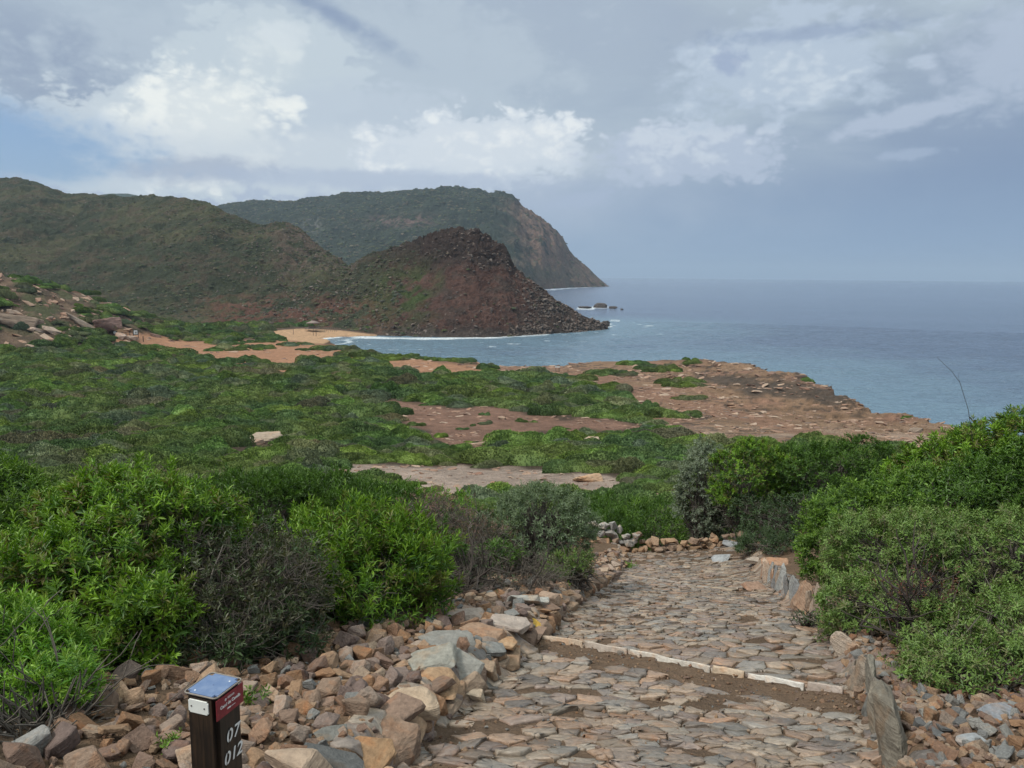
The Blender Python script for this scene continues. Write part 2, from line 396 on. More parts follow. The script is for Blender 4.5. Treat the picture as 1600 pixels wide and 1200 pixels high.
# ---------------------------------------------------------------- ground sheet
BARE_ROCK = [(495, 735), (560, 726), (640, 727), (800, 732), (900, 738), (950, 748), (1010, 766), (1100, 788), (1170, 800), (1140, 806), (1040, 803), (980, 782), (900, 772), (780, 768), (740, 778), (660, 774), (600, 752)]
GULLY = [(590, 622), (700, 640), (750, 633), (830, 648), (900, 652), (1010, 662), (1010, 673), (880, 675), (810, 684), (775, 700), (742, 712), (700, 694), (655, 668), (615, 648)]
SAND = [(165, 528), (190, 514), (215, 520), (300, 530), (350, 531), (430, 526), (470, 536), (520, 538), (560, 542), (640, 556), (760, 572), (745, 588), (650, 586), (560, 572), (480, 562), (445, 585), (400, 578), (300, 556), (200, 545)]
BEACH = [(424, 517), (470, 514), (530, 516), (575, 522), (620, 528), (560, 530), (520, 531), (505, 537), (470, 533), (440, 528)]
HEAD = [(760, 566), (900, 568), (930, 556), (1060, 556), (1340, 590), (1400, 630), (1600, 680), (1500, 720), (1430, 704), (1200, 700), (1060, 692), (1000, 668), (1010, 640), (960, 612), (900, 596), (780, 584)]
def build_ground():
    th = np.radians(np.linspace(-62, 62, 820)); r = np.concatenate([np.geomspace(.35, 30, 300), np.geomspace(30, 430, 330)[1:], np.geomspace(430, 900, 14)[1:]])
    RR, TH = np.meshgrid(r, th, indexing='ij'); X = (RR * np.sin(TH)).ravel(); Y = (RR * np.cos(TH)).ravel()
    Z = ground(X, Y); V = np.c_[X, Y, Z]
    px, py = proj(V); P = np.c_[X, Y]
    n = fbm(P / 9., 4, 60); n2 = fbm(P / 2.5, 4, 61); nd = fbm(np.c_[px / 40, py / 14], 3, 62) * 10
    soil = np.array([.085, .062, .045]); col = np.tile(soil, (len(V), 1))
    def lay(mask, c):
        nonlocal col; m = mask[:, None]; col = col * (1 - m) + np.asarray(c) * m
    lay(sstep(n2, .1, .5) * sstep(Y, 14, 20), (.13, .085, .055))
    far = sstep(Y, 14, 18)
    lay(far * sstep(inpoly(px, py, GULLY) + nd, -3, 5), np.array([.25, .145, .105]) * (1 + .25 * n2[:, None]))
    lay(far * sstep(inpoly(px, py, SAND) + nd * .6, -3, 4), np.array([.40, .215, .13]) * (1 + .2 * n2[:, None]))
    red = sstep(n + .5 * n2, -.1, .5)
    hc = np.array([.285, .18, .115]) * (1 - red[:, None]) + np.array([.27, .155, .108]) * red[:, None]
    lay(far * sstep(inpoly(px, py, HEAD) + nd, -3, 5), hc * (1 + .3 * n2[:, None]))
    hm = far * sstep(inpoly(px, py, HEAD) + nd, -3, 5)
    # dark weathered ledges on the headland, pale limestone towards its inland side
    steep = np.abs(fbm(P / np.array([16., 9.]), 4, 77) * 5 % 1 - .85) < .14
    lay(hm * steep * sstep(fbm(P / 14., 3, 91), -.3, .1) * .8, (.075, .058, .048))
    lay(hm * sstep(py, 655, 690) * sstep(n2, -.3, .2) * .8, (.42, .32, .25))
    lay(hm * sstep(inpoly(px, py, [(1085, 585), (1160, 588), (1230, 594), (1300, 603), (1340, 628), (1300, 634), (1230, 622), (1170, 618), (1110, 604)]) + nd * 1.3, -2, 4) * .85, (.085, .068, .056))
    lay(hm * sstep(inpoly(px, py, [(1010, 610), (1060, 618), (1180, 648), (1300, 676), (1370, 688), (1360, 696), (1270, 684), (1150, 658), (1040, 634), (990, 625)]) + nd * .5, -2, 3) * .7, (.30, .17, .115))
    lay(far * sstep(inpoly(px, py, BARE_ROCK) + nd * .8, -3, 4), np.array([.42, .325, .27]) * (1 + .3 * n2[:, None]))
    beach = sstep(inpoly(px, py, BEACH) + .15 * nd, -1.5, .5); lay(beach * (Z > -.6), (.52, .33, .20))
    rock = sstep(ROCKX + 4 - X, 0, 14) * np.exp(-((Y - 245) / 42) ** 2)
    lay(np.clip(rock * 1.6, 0, 1) * sstep(n2, -.4, .3), (.19, .13, .09)); lay(np.clip(rock * 1.4, 0, 1) * sstep(n, .0, .25) * .8, (.07, .085, .04))
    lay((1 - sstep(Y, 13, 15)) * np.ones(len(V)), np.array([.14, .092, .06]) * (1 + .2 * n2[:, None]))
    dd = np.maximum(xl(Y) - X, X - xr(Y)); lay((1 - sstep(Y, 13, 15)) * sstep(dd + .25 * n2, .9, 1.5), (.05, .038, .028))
    inp = (xl(Y) - X < .1) & (X - xr(Y) < .1) & (Y < 13.5)
    lay((1 - sstep(Y, 11, 16)) * inp, (.13, .088, .06))
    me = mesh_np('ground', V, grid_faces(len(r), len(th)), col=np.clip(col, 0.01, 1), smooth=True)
    m, t, p, o = new_mat('soil_and_rock'); g = t.node('ShaderNodeNewGeometry').outputs['Position']
    a = t.noise(g, .8, 6, .65, .3); b = t.noise(g, 14., 7, .7); c3 = t.noise(g, 90., 4, .6)
    k = t.m('MULTIPLY', t.m('MULTIPLY_ADD', a, 1.4, .3), t.m('MULTIPLY_ADD', b, .9, .55)); k = t.m('MULTIPLY', k, t.m('MULTIPLY_ADD', c3, .6, .7))
    base = t.mix(1, t.attr('col').outputs[0], t.comb(k, k, k), 'MULTIPLY')
    t.put(p.inputs['Base Color'], base); t.put(p.inputs['Roughness'], .92); t.put(p.inputs['Specular IOR Level'], .15)
    far = t.ramp(t.sep(g)[1], 16., 60.); a2 = t.noise(g, 1.7, 6, .75, .5)
    bump(t, p, t.m('ADD', t.m('MULTIPLY', t.m('ADD', a, a2), t.m('MULTIPLY_ADD', far, 22., 4.)), t.m('ADD', b, t.m('MULTIPLY', c3, .25))), .8, .05)
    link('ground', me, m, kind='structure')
build_ground()

# ---------------------------------------------------------------- sea
SHORE_PX = [(560, 526.5), (600, 528), (640, 529), (700, 529), (760, 528), (800, 525), (830, 523), (870, 520), (905, 516), (925, 512), (950, 506)]
shore = at_z(np.array([a for a, b in SHORE_PX], float), np.array([b for a, b in SHORE_PX], float), 0.)[:, :2]
farbase = at_z(np.array([820., 850, 880, 910, 930, 945]), np.array([454., 453.6, 451, 449, 447.5, 446.2]), 0.)[:, :2]
SEA_ROCKS = [(915, 480.5, 11, 3.4), (938, 477.5, 14, 6.5), (958, 480.5, 7, 3.5), (972, 483, 4, 2.5), (947, 506, 9, 8), (928, 503, 12, 8), (912, 507, 8, 5), (905, 513, 6, 4)]
srp = at_z(np.array([a[0] for a in SEA_ROCKS], float), np.array([a[1] + a[3] * .5 for a in SEA_ROCKS], float), 0.)
def seg_dist(P, L):
    best = np.full(len(P), 1e18)
    for a, b in zip(L[:-1], L[1:]):
        ab = b - a; t = np.clip(((P - a) @ ab) / (ab @ ab), 0, 1); dd = P - a - t[:, None] * ab; best = np.minimum(best, (dd * dd).sum(1))
    return np.sqrt(best)
def build_sea():
    th = np.radians(np.concatenate([np.linspace(-80, -36, 30)[:-1], np.linspace(-36, 42, 760), np.linspace(42, 85, 30)[1:]]))
    r = np.concatenate([np.linspace(40, 200, 120), np.linspace(200, 420, 300)[1:], np.geomspace(420, 16500, 70)[1:]])
    RR, TH = np.meshgrid(r, th, indexing='ij'); X = (RR * np.sin(TH)).ravel(); Y = (RR * np.cos(TH)).ravel(); P = np.c_[X, Y]
    n = fbm(P / 5., 4, 3); n2 = fbm(P / 14., 3, 8)
    d = seg_dist(P, shore); w = 2.6 + 7.0 * np.clip(n2 + .25, 0, 1)
    foam = sstep(d + n * 2.5, w + .8, w * .3)
    db = seg_dist(P, bch[:4]); foam = np.maximum(foam, sstep(db + n * 2, 3.5, 1)); foam = np.maximum(foam, .8 * np.exp(-((db - 9 - 3 * n2) / .9) ** 2) * (n > -.1))
    for q, (a, b, rw, rh) in zip(srp, SEA_ROCKS):
        rr = np.hypot(P[:, 0] - q[0], (P[:, 1] - q[1]) * .55); R0 = rw / 1200 * q[1]; foam = np.maximum(foam, sstep(rr + n * 1.2, R0 * 1.25 + .3, R0 * .9))
    dc = seg_dist(P, COAST[2:26]); foam = np.maximum(foam, .6 * sstep(dc + n * 2., 2.0, .6))
    df = seg_dist(P, farbase); foam = np.maximum(foam, .5 * sstep(df + 8 * n2, 14, 6))
    caps = (fbm(P / np.array([7., 3.]), 3, 155) > .57) * sstep(np.minimum(d, db), 60, 15); foam = np.maximum(foam, caps * .7)
    shal = sstep(np.minimum(dc, d) + 25 * n2, 110, 5)
    wv = (.34 * fbm(P / np.array([5.5, 3.6]) + .25 * n[:, None], 3, 55, .55, True) + .32 * fbm(P / np.array([34., 13.]), 3, 57)) * (1 - sstep(RR.ravel(), 420, 900)) * (.35 + .65 * sstep(np.minimum(d, db), 3, 40))
    me = mesh_np('sea', np.c_[X, Y, wv], grid_faces(len(r), len(th)), attrs={'foam': foam, 'shallow': shal}, smooth=True)
    m, t, p, o = new_mat('sea_water'); g = t.node('ShaderNodeNewGeometry').outputs['Position']
    sh = t.attr('shallow').outputs['Fac']; fo = t.attr('foam').outputs['Fac']
    big = t.noise(t.vm('MULTIPLY', g, (.004, .012, 1.)), 1., 4, .5)
    deep = t.mix(t.ramp(big, .35, .65), (.085, .125, .20), (.095, .135, .215))
    c = t.mix(sh, deep, (.13, .21, .28))
    fn = t.noise(g, 1.2, 5, .6); f2 = t.m('MULTIPLY', fo, t.ramp(fn, .32, .55))
    c = t.mix(f2, c, (.72, .76, .78)); t.put(p.inputs['Base Color'], c)
    t.put(p.inputs['Roughness'], t.m('MULTIPLY_ADD', f2, .6, .16)); p.inputs['IOR'].default_value = 1.33
    w1 = t.noise(t.vm('MULTIPLY', g, (.13, .40, 1.)), 1., 5, .62, .4); w2 = t.noise(t.vm('MULTIPLY', g, (.55, 1.1, 1.)), 1., 4, .6, .2)
    w0 = t.noise(t.vm('MULTIPLY', g, (.02, .07, 1.)), 1., 3, .5)
    bump(t, p, t.m('ADD', t.m('ADD', t.m('MULTIPLY', w1, 3.0), t.m('MULTIPLY', w2, 1.1)), t.m('MULTIPLY', w0, 1.6)), t.ramp(t.sep(g)[1], 150., 1200., .8, .35), 1.0)
    link('sea', me, m, kind='structure')
build_sea()

# ---------------------------------------------------------------- hills
def mat_hill(name, s=1.0):
    m, t, p, o = new_mat(name); g = t.node('ShaderNodeNewGeometry').outputs['Position']
    a = t.noise(g, .11 * s, 7, .68, .4); b = t.noise(g, .8 * s, 7, .78)
    k = t.m('MULTIPLY', t.m('MULTIPLY_ADD', a, 1.3, .2), t.m('MULTIPLY_ADD', b, 2.0, -.05))
    t.put(p.inputs['Base Color'], t.mix(1, t.attr('col').outputs[0], t.comb(k, k, k), 'MULTIPLY'))
    t.put(p.inputs['Roughness'], .95); t.put(p.inputs['Specular IOR Level'], .08)
    bump(t, p, t.m('ADD', t.m('MULTIPLY', a, 3.), b), .9, 1.2 / s); return m
M_HILL = mat_hill('hillside'); M_FARHILL = mat_hill('far_hillside', .3)
HILLV = {}
def ridge(name, pts, nx, ny, shape, disp, colour, mat, back=.45, backdrop=.55, keep=None):
    """pts: (px, crest_py, crest_Y, base_Y, base_z)"""
    a = np.array(pts, float); u = np.linspace(a[0, 0], a[-1, 0], nx); cy, cY, bY, bz = (np.interp(u, a[:, 0], a[:, i]) for i in (1, 2, 3, 4))
    cr = at_depth(u, cy, cY); dr = cr[:, :2] - EYE[:2]; dr /= np.linalg.norm(dr, axis=1)[:, None]
    tb = bY / (cY); ba = cr[:, :2] * tb[:, None]
    v = np.concatenate([np.linspace(0, 1, ny), 1 + np.linspace(0, back, ny // 5)[1:]])
    U, Vv = np.meshgrid(u, v, indexing='xy'); t = Vv[..., None]
    XY = ba[None] * (1 - t) + cr[None, :, :2] * t
    f = np.where(Vv <= 1, shape(np.clip(Vv, 0, 1), U), 1 - ((Vv - 1) / back) ** 1.6 * backdrop)
    Z = bz[None] + (cr[None, :, 2] - bz[None]) * f
    P = np.stack([XY[..., 0], XY[..., 1], Z], -1).reshape(-1, 3); Uf, Vf = U.ravel(), Vv.ravel()
    H = (cr[:, 2] - bz)[None].repeat(len(v), 0).ravel()
    P = P + disp(P, Uf, Vf, H); px, py = proj(P)
    c = colour(P, Uf, Vf, px, py)
    me = mesh_np(name, P, grid_faces(len(v), nx), col=np.clip(c, .008, 1), smooth=True)
    link(name, me, mat, kind='structure'); HILLV[name] = (P, Uf, Vf, px, py)
def lerp(c, m, k): return c * (1 - m[:, None]) + np.asarray(k) * m[:, None]

# nearer hills: the long slope on the left, the reddish spur and the dark cone by the water
hp = [(-420, 300, 820, 330, 1), (-150, 285, 820, 330, 1), (0, 279, 800, 330, 1), (30, 281, 790, 330, 1), (60, 288, 780, 330, 1), (95, 302, 760, 330, 1), (140, 306, 730, 330, 1), (185, 310, 700, 330, 1), (240, 309, 660, 330, 1),
      (290, 313, 620, 332, 1), (330, 320, 590, 332, 1), (355, 335, 570, 332, 1), (390, 351, 555, 330, 1), (415, 357, 545, 328, 1), (432, 352, 535, 326, 1), (450, 352, 525, 322, 1), (470, 362, 510, 320, 1), (490, 380, 492, 318, 1),
      (520, 402, 470, 316, 1), (545, 419, 440, 314, 1), (575, 406, 415, 302, -1), (600, 398, 400, 298, -1.5), (640, 384, 388, 296, -1.5), (680, 371, 375, 294, -1.5), (700, 363, 370, 294, -1.5), (725, 363, 365, 294, -1.5), (750, 369, 360, 296, -1.5),
      (775, 386, 356, 299, -1.5), (790, 394, 352, 302, -1.5), (800, 415, 350, 303, -1.5), (830, 441, 345, 311, -1.5), (870, 470, 342, 321, -1.5), (910, 493, 345, 333, -1.5), (935, 503, 352, 344, -1.5), (950, 509, 358, 353, -1.5)]
def sh_hill(v, U):
    cone = sstep(U, 540, 620); a = v ** 1.15; b = .9 * v + .1 * np.sin(v * math.pi * .5) ** 2
    return a * (1 - cone) + b * cone
def d_hill(P, U, V, H):
    cone = sstep(U, 545, 640); fade = sstep(V, 0, .12) * sstep(950 - U, 0, 90) * .85 + .15
    g = fbm(np.c_[P[:, 0] / 30, P[:, 1] / 90, P[:, 2] / 40], 4, 21, .5, True) * 7 * (1 - cone)
    n = fbm(P / np.array([14., 14., 8.]), 5, 22, .55) * (4.5 * (1 - cone) + 2.2 * cone)
    fine = fbm(P / np.array([3.2, 3.2, 2.0]), 3, 23, .6, True) * (.9 + .5 * cone)
    lay_ = P[:, 2] / 3.4 + .6 * fbm(P / 12, 2, 24); st = (lay_ - np.floor(lay_)); led = sstep(st, .0, .35) - st
    crag = cone * sstep(P[:, 2], 19, 34) + .35 * sstep(V, .75, 1.) * (1 - cone)
    dz = (g * sstep(V, .02, .5) * .9 + n) * (1 - .65 * sstep(V, .8, .97)) + fine * (1 + crag * 1.2) + crag * led * 1.5
    out = np.zeros_like(P); out[:, 2] = dz * fade * np.minimum(1, H / 25)
    out[:, 1] = crag * led * -1.4; out[:, 0] = crag * fbm(P / 6, 3, 25) * 2
    return out
def c_hill(P, U, V, px, py):
    n = fbm(P / 34., 4, 50); n2 = fbm(P / 10., 4, 51); n3 = fbm(P / 3.5, 3, 52)
    g1 = np.array([.05, .058, .036]); c = np.tile(g1, (len(P), 1))
    c = lerp(c, sstep(n + .5 * n2, -.1, .35), (.085, .086, .048))
    c = lerp(c, sstep(n2 + .6 * n3, .0, .4) * .6, (.095, .07, .052))
    spur = sstep(px, 395, 460) * (1 - sstep(px, 540, 590)) * sstep(440 - py, 0, 40)
    c = lerp(c, spur * sstep(n3 + n2, -.4, .2) * .8, (.135, .10, .08))
    low = sstep(py, 440, 490) * sstep(px, 290, 360); c = lerp(c, low * sstep(n2 + n3 * .5, -.25, .15) * .85, (.15, .072, .055))
    cone = sstep(px + 25 * n2, 545, 640); red = np.array([.118, .068, .055])
    cc = np.tile(red, (len(P), 1)) * (1 + .3 * n3[:, None])
    cc = lerp(cc, sstep(n3 + .6 * n2, -.2, .3) * .8, (.072, .056, .048))
    cc = lerp(cc, sstep(P[:, 2] + 6 * n2, 24, 34) * .8, (.055, .043, .038))
    cc = lerp(cc, sstep(py + 6 * n3, 508, 518) * .9, (.085, .07, .062))
    veg = sstep(690 - px + 60 * n2, 0, 60) * sstep(px, 480, 560) * np.exp(-((py - (470 - (px - 500) * .10)) / 42.) ** 2)
    cc = lerp(cc, np.clip(veg * 1.2, 0, 1) * sstep(n2 + n3 * .5, -.35, .1), (.062, .085, .032))
    cc = lerp(cc, sstep(px + 30 * n2, 800, 840) * .6, (.075, .062, .053))
    return c * (1 - cone[:, None]) + cc * cone[:, None]
ridge('hills', hp, 1150, 300, sh_hill, d_hill, c_hill, M_HILL, .5, .5)

# far headland
fp = [(180, 345, 1700, 1150, 0), (300, 330, 1900, 1150, 0), (345, 322, 1950, 1150, 0), (390, 319, 1950, 1150, 0), (460, 318, 1950, 1150, 0), (480, 313, 1950, 1150, 0), (560, 306, 1930, 1150, 0), (640, 298, 1900, 1150, 0), (700, 292, 1880, 1180, 0), (740, 294, 1860, 1220, -3),
      (790, 304, 1840, 1300, -3), (803, 312, 1830, 1320, -3), (812, 322, 1830, 1340, -3), (850, 350, 1830, 1440, -3), (868, 368, 1830, 1500, -3), (885, 390, 1840, 1600, -3), (915, 415, 1850, 1700, -3), (935, 434, 1880, 1790, -3), (950, 446.5, 1900, 1860, -3)]
def sh_far(v, U):
    cl = sstep(U, 700, 850); return (v ** .8 * .55 + .45 * sstep(v, .15, .95)) * (1 - cl) + cl * (v ** .85)
def d_far(P, U, V, H):
    fade = sstep(V, 0, .1) * sstep(950 - U, 0, 60) * (1 - .55 * sstep(V, .9, 1.)); cl = sstep(U, 720, 840)
    g = fbm(np.c_[P[:, 0] / 95, P[:, 1] / 300, P[:, 2] / 160], 5, 71, .55, True) * (13 + 16 * cl)
    n = fbm(P / 60., 5, 72, .55) * 14 + fbm(P / 14., 3, 73, .6) * 4.5
    out = np.zeros_like(P); out[:, 2] = (g + n) * fade * np.minimum(1, H / 90); return out
def c_far(P, U, V, px, py):
    n = fbm(P / 120., 4, 80); n2 = fbm(P / 32., 4, 81); n3 = fbm(P / 9., 3, 82)
    c = np.tile(np.array([.038, .048, .034]), (len(P), 1)); c = lerp(c, sstep(n2, -.2, .4) * .7, (.052, .066, .045))
    cliff = sstep(px + 45 * n2 - (py - 330) * .25, 770, 830) * sstep(py + 8 * n3, 303, 318)
    c = lerp(c, cliff * sstep(n3 + n2, -.75, -.1), (.185, .12, .09)); c = lerp(c, cliff * sstep(n2, .05, .4) * .5, (.12, .115, .08))
    patch = np.exp(-(((px - 630) / 55) ** 2 + ((py - 345) / 9) ** 2)); c = lerp(c, np.clip(patch * 1.3, 0, 1) * sstep(n3, -.2, .3), (.17, .115, .10))
    patch = np.exp(-(((px - 488) / 14) ** 2 + ((py - 352) / 9) ** 2)); c = lerp(c, np.clip(patch * 1.2, 0, 1) * sstep(n3, -.2, .3), (.20, .19, .17))
    patch = np.exp(-(((px - 850) / 60) ** 2 + ((py - 430) / 14) ** 2)); c = lerp(c, patch * .6, (.12, .12, .085))
    return c * (1 + .25 * n3[:, None])
ridge('headland', fp, 760, 220, sh_far, d_far, c_far, M_FARHILL, .4, .4)
dp = [(60, 330, 2600, 1900, 20), (130, 307, 2600, 1900, 20), (165, 304, 2600, 1900, 20), (200, 303, 2600, 1900, 20), (230, 309, 2600, 1900, 20), (330, 325, 2600, 1900, 20)]
ridge('distant_hill', dp, 200, 40, lambda v, U: v, lambda P, U, V, H: np.c_[0 * H, 0 * H, fbm(P / 60, 4, 5) * 5],
      lambda P, U, V, px, py: np.tile(np.array([.05, .07, .045]), (len(P), 1)), M_FARHILL)
# ---------------------------------------------------------------- haze (closed box, sky outside)
def build_haze():
    bm = bmesh.new(); bmesh.ops.create_cube(bm, size=1.0)
    me = bpy.data.meshes.new('haze'); bm.to_mesh(me); bm.free()
    m = bpy.data.materials.new('air'); m.use_nodes = True; t = NT(m.node_tree); t.n.clear()
    v = t.node('ShaderNodeVolumePrincipled'); o = t.node('ShaderNodeOutputMaterial'); t.l.new(v.outputs[0], o.inputs['Volume'])
    t.put(v.inputs['Color'], (.62, .78, 1.0)); v.inputs['Density'].default_value = HAZE; v.inputs['Anisotropy'].default_value = .1
    link('haze', me, m, loc=(0, 8000, 150), scale=(40000, 24000, 320), kind='stuff')
HAZE = 0.0001
build_haze()

# ---------------------------------------------------------------- scattered masses (instances only for 'stuff')
def proto_coll(name, meshes, mats):
    c = bpy.data.collections.new(name)
    for i, me in enumerate(meshes):
        if len(me.materials) == 0: me.materials.append(mats)
        o = bpy.data.objects.new('%s_%02d' % (name, i), me); c.objects.link(o)
    return c
def scatter(name, P, rot, scl, idx, coll, **props):
    me = bpy.data.meshes.new(name); me.vertices.add(len(P)); me.vertices.foreach_set('co', np.asarray(P, np.float32).ravel())
    a = me.attributes.new('rot', 'FLOAT_VECTOR', 'POINT'); a.data.foreach_set('vector', np.asarray(rot, np.float32).ravel())
    a = me.attributes.new('scl', 'FLOAT_VECTOR', 'POINT'); a.data.foreach_set('vector', np.asarray(scl, np.float32).ravel())
    a = me.attributes.new('idx', 'INT', 'POINT'); a.data.foreach_set('value', np.asarray(idx, np.int32))
    o = link(name, me, **props)
    ng = bpy.data.node_groups.new(name, 'GeometryNodeTree'); ng.interface.new_socket('Geometry', in_out='INPUT', socket_type='NodeSocketGeometry')
    ng.interface.new_socket('Geometry', in_out='OUTPUT', socket_type='NodeSocketGeometry')
    N = ng.nodes; L = ng.links; gi = N.new('NodeGroupInput'); go = N.new('NodeGroupOutput')
    ci = N.new('GeometryNodeCollectionInfo'); ci.inputs[0].default_value = coll; ci.inputs[1].default_value = True; ci.inputs[2].default_value = True
    ip = N.new('GeometryNodeInstanceOnPoints'); ip.inputs['Pick Instance'].default_value = True
    def na(nm, ty):
        n = N.new('GeometryNodeInputNamedAttribute'); n.data_type = ty; n.inputs[0].default_value = nm; return n.outputs[0]
    L.new(gi.outputs[0], ip.inputs['Points']); L.new(ci.outputs[0], ip.inputs['Instance']); L.new(na('idx', 'INT'), ip.inputs['Instance Index'])
    L.new(na('rot', 'FLOAT_VECTOR'), ip.inputs['Rotation']); L.new(na('scl', 'FLOAT_VECTOR'), ip.inputs['Scale'])
    L.new(ip.outputs[0], go.inputs[0]); md = o.modifiers.new('scatter', 'NODES'); md.node_group = ng
    return o

# ---------------------------------------------------------------- leaves, shoots, twigs
def nrm(v): return v / np.maximum(np.linalg.norm(v, axis=-1, keepdims=True), 1e-9)
def perp(d):
    a = np.where(np.abs(d[:, 2:3]) < .9, np.array([[0, 0, 1.]]), np.array([[1., 0, 0]])); u = nrm(np.cross(d, a)); return u, np.cross(d, u)
def leaf_geo(B, D, N_, L, Wd, fold=.25, curl=.15):
    """one lance-shaped folded leaf per row: base B, direction D, face normal N_"""
    S = np.cross(D, N_); L = L[:, None]; Wd = Wd[:, None]
    mid = B + D * L * .5
    l = mid + S * Wd * .5 + N_ * Wd * fold; r = mid - S * Wd * .5 + N_ * Wd * fold; tip = B + D * L - N_ * L * curl
    V = np.stack([B, l, tip, r], 1).reshape(-1, 3); i = np.arange(len(B)) * 4
    return V, np.concatenate([np.c_[i, i + 1, i + 2], np.c_[i, i + 2, i + 3]])
def shoots(P, D, rng, k=10, L=.05, Wf=.24, spread=(25, 70), stem=.07, cols=None, tipcol=None, droop=.1, jit=.25):
    """k leaves around a short stem at every point P growing along D"""
    n = len(P); u, w = perp(D); t = (np.arange(k)[None] + rng.random((n, k)) * .6) / k
    ang = (np.arange(k)[None] * 2.4 + rng.random((n, 1)) * 6.28 + rng.normal(0, .25, (n, k)))
    sp = np.radians(spread[1] + (spread[0] - spread[1]) * t + rng.normal(0, 9, (n, k)))
    rad = u[:, None] * np.cos(ang)[..., None] + w[:, None] * np.sin(ang)[..., None]
    d = D[:, None] * np.cos(sp)[..., None] + rad * np.sin(sp)[..., None]; d[..., 2] -= droop * (1 - t); d = nrm(d)
    B = P[:, None] + D[:, None] * (t * stem)[..., None]
    d = d.reshape(-1, 3); B = B.reshape(-1, 3); N_ = nrm(np.repeat(D, k, 0) - d * (np.repeat(D, k, 0) * d).sum(1, keepdims=True) + rng.normal(0, .12, d.shape))
    N_ = nrm(N_ - d * (N_ * d).sum(1, keepdims=True))
    Ls = L * (1 - .35 * t.ravel()) * rng.uniform(1 - jit, 1 + jit, n * k) * np.repeat(rng.uniform(.75, 1.2, n), k)
    V, T = leaf_geo(B, d, N_, Ls, Ls * Wf * rng.uniform(.8, 1.2, n * k))
    c = np.asarray(cols)
    ci = c[rng.integers(0, len(c), n)] * rng.uniform(.75, 1.25, (n, 1)); cc = np.repeat(ci, k, 0) * rng.uniform(.85, 1.15, (n * k, 1))
    if tipcol is not None: tt = (t.ravel() ** 2)[:, None] * .55; cc = cc * (1 - tt) + np.asarray(tipcol) * tt
    return V, T, np.repeat(cc, 4, 0)
def tubes(paths, sides=4):
    """paths: list of (points (m,3), radii (m,)) -> V, Q"""
    Vs, Qs, off = [], [], 0
    for p, r in paths:
        p = np.asarray(p, float); m = len(p); t = nrm(np.gradient(p, axis=0)); u, w = perp(t)
        a = np.arange(sides) / sides * 2 * math.pi
        ring = p[:, None] + (u[:, None] * np.cos(a)[None, :, None] + w[:, None] * np.sin(a)[None, :, None]) * np.asarray(r)[:, None, None]
        Vs.append(ring.reshape(-1, 3)); i = np.arange(m - 1)[:, None] * sides; j = np.arange(sides)[None]
        a0 = (i + j).ravel() + off; a1 = (i + (j + 1) % sides).ravel() + off; Qs.append(np.c_[a0, a1, a1 + sides, a0 + sides]); off += m * sides
    return np.vstack(Vs), np.vstack(Qs)
def branch(rng, p, d, L, r, depth, out, tips, wig=.25, up=.1, split=(2, 4), shrink=.68, ang=.6):
    n = 5 if depth > 1 else 4; pts = [np.array(p, float)]; d = np.array(d, float)
    for i in range(n):
        d = d + rng.normal(0, wig, 3); d[2] += up; d /= np.linalg.norm(d); pts.append(pts[-1] + d * L / n)
    pts = np.array(pts); out.append((pts, np.linspace(r, r * .62, n + 1)))
    if depth <= 0: tips.append((pts[-1], d)); return
    for k in range(rng.integers(*split)):
        i = rng.integers(2, n + 1); dd = d + rng.normal(0, ang, 3); dd /= np.linalg.norm(dd)
        branch(rng, pts[i], dd, L * shrink * rng.uniform(.7, 1.2), r * .6, depth - 1, out, tips, wig, up, split, shrink, ang)

def lobes_from_px(rows):
    out = []
    for row in rows:
        px, py, Y, rx, rz = row[:5]; c = at_depth(px, py, Y); k = np.linalg.norm(c - EYE) / F
        out.append((c, np.array([rx * k, (row[5] if len(row) > 5 else .85) * rx * k, rz * k])))
    rg = np.random.default_rng(abs(int(rows[0][0] * 7 + rows[0][1]))); ext = []
    for c, r in out:
        for _ in range(SUBL):
            d = nrm(rg.normal(size=3) + [0, -.2, .35]); f = rg.uniform(.22, .6); ext.append((c + d * r * rg.uniform(.72, .95), r * f))
    return out + ext
SUBL = 5
def lobe_points(lobes, dens, rng, inset=(0., .0), rough=.12, freq=3.0, gap=.0, bottom=-.55):
    """points on the union surface of the lobes, with outward normals"""
    Ps, Ns = [], []
    for i, (c, r) in enumerate(lobes):
        area = 4 * math.pi * ((r[0] * r[1]) ** 1.6 / 3 + (r[0] * r[2]) ** 1.6 / 3 + (r[1] * r[2]) ** 1.6 / 3) ** (1 / 1.6)
        n = int(area * dens); d = nrm(rng.normal(size=(n, 3))); d = d[d[:, 2] > bottom]
        nn = nrm(d / r); wob = 1 + rough * fbm(c + d * r * 1.0 * freq, 3, 40 + i)
        ins = 1 - rng.uniform(inset[0], inset[1], len(d)); P = c + d * r * (wob * ins)[:, None]
        keep = np.ones(len(P), bool)
        for j, (c2, r2) in enumerate(lobes):
            if j != i: keep &= (((P - c2) / (r2 * .88)) ** 2).sum(1) > 1
        keep &= P[:, 2] > ground(P[:, 0], P[:, 1]) + .03
        if gap: keep &= fbm(P * freq * 1.3, 3, 90) > -.62 + gap * .9
        Ps.append(P[keep]); Ns.append(nn[keep])
    if not sum(map(len, Ps)): print('BURIED', lobes[0]); return np.vstack([c for c, r in lobes]), np.array([[0, 0, 1.]] * len(lobes))
    return np.vstack(Ps), np.vstack(Ns)

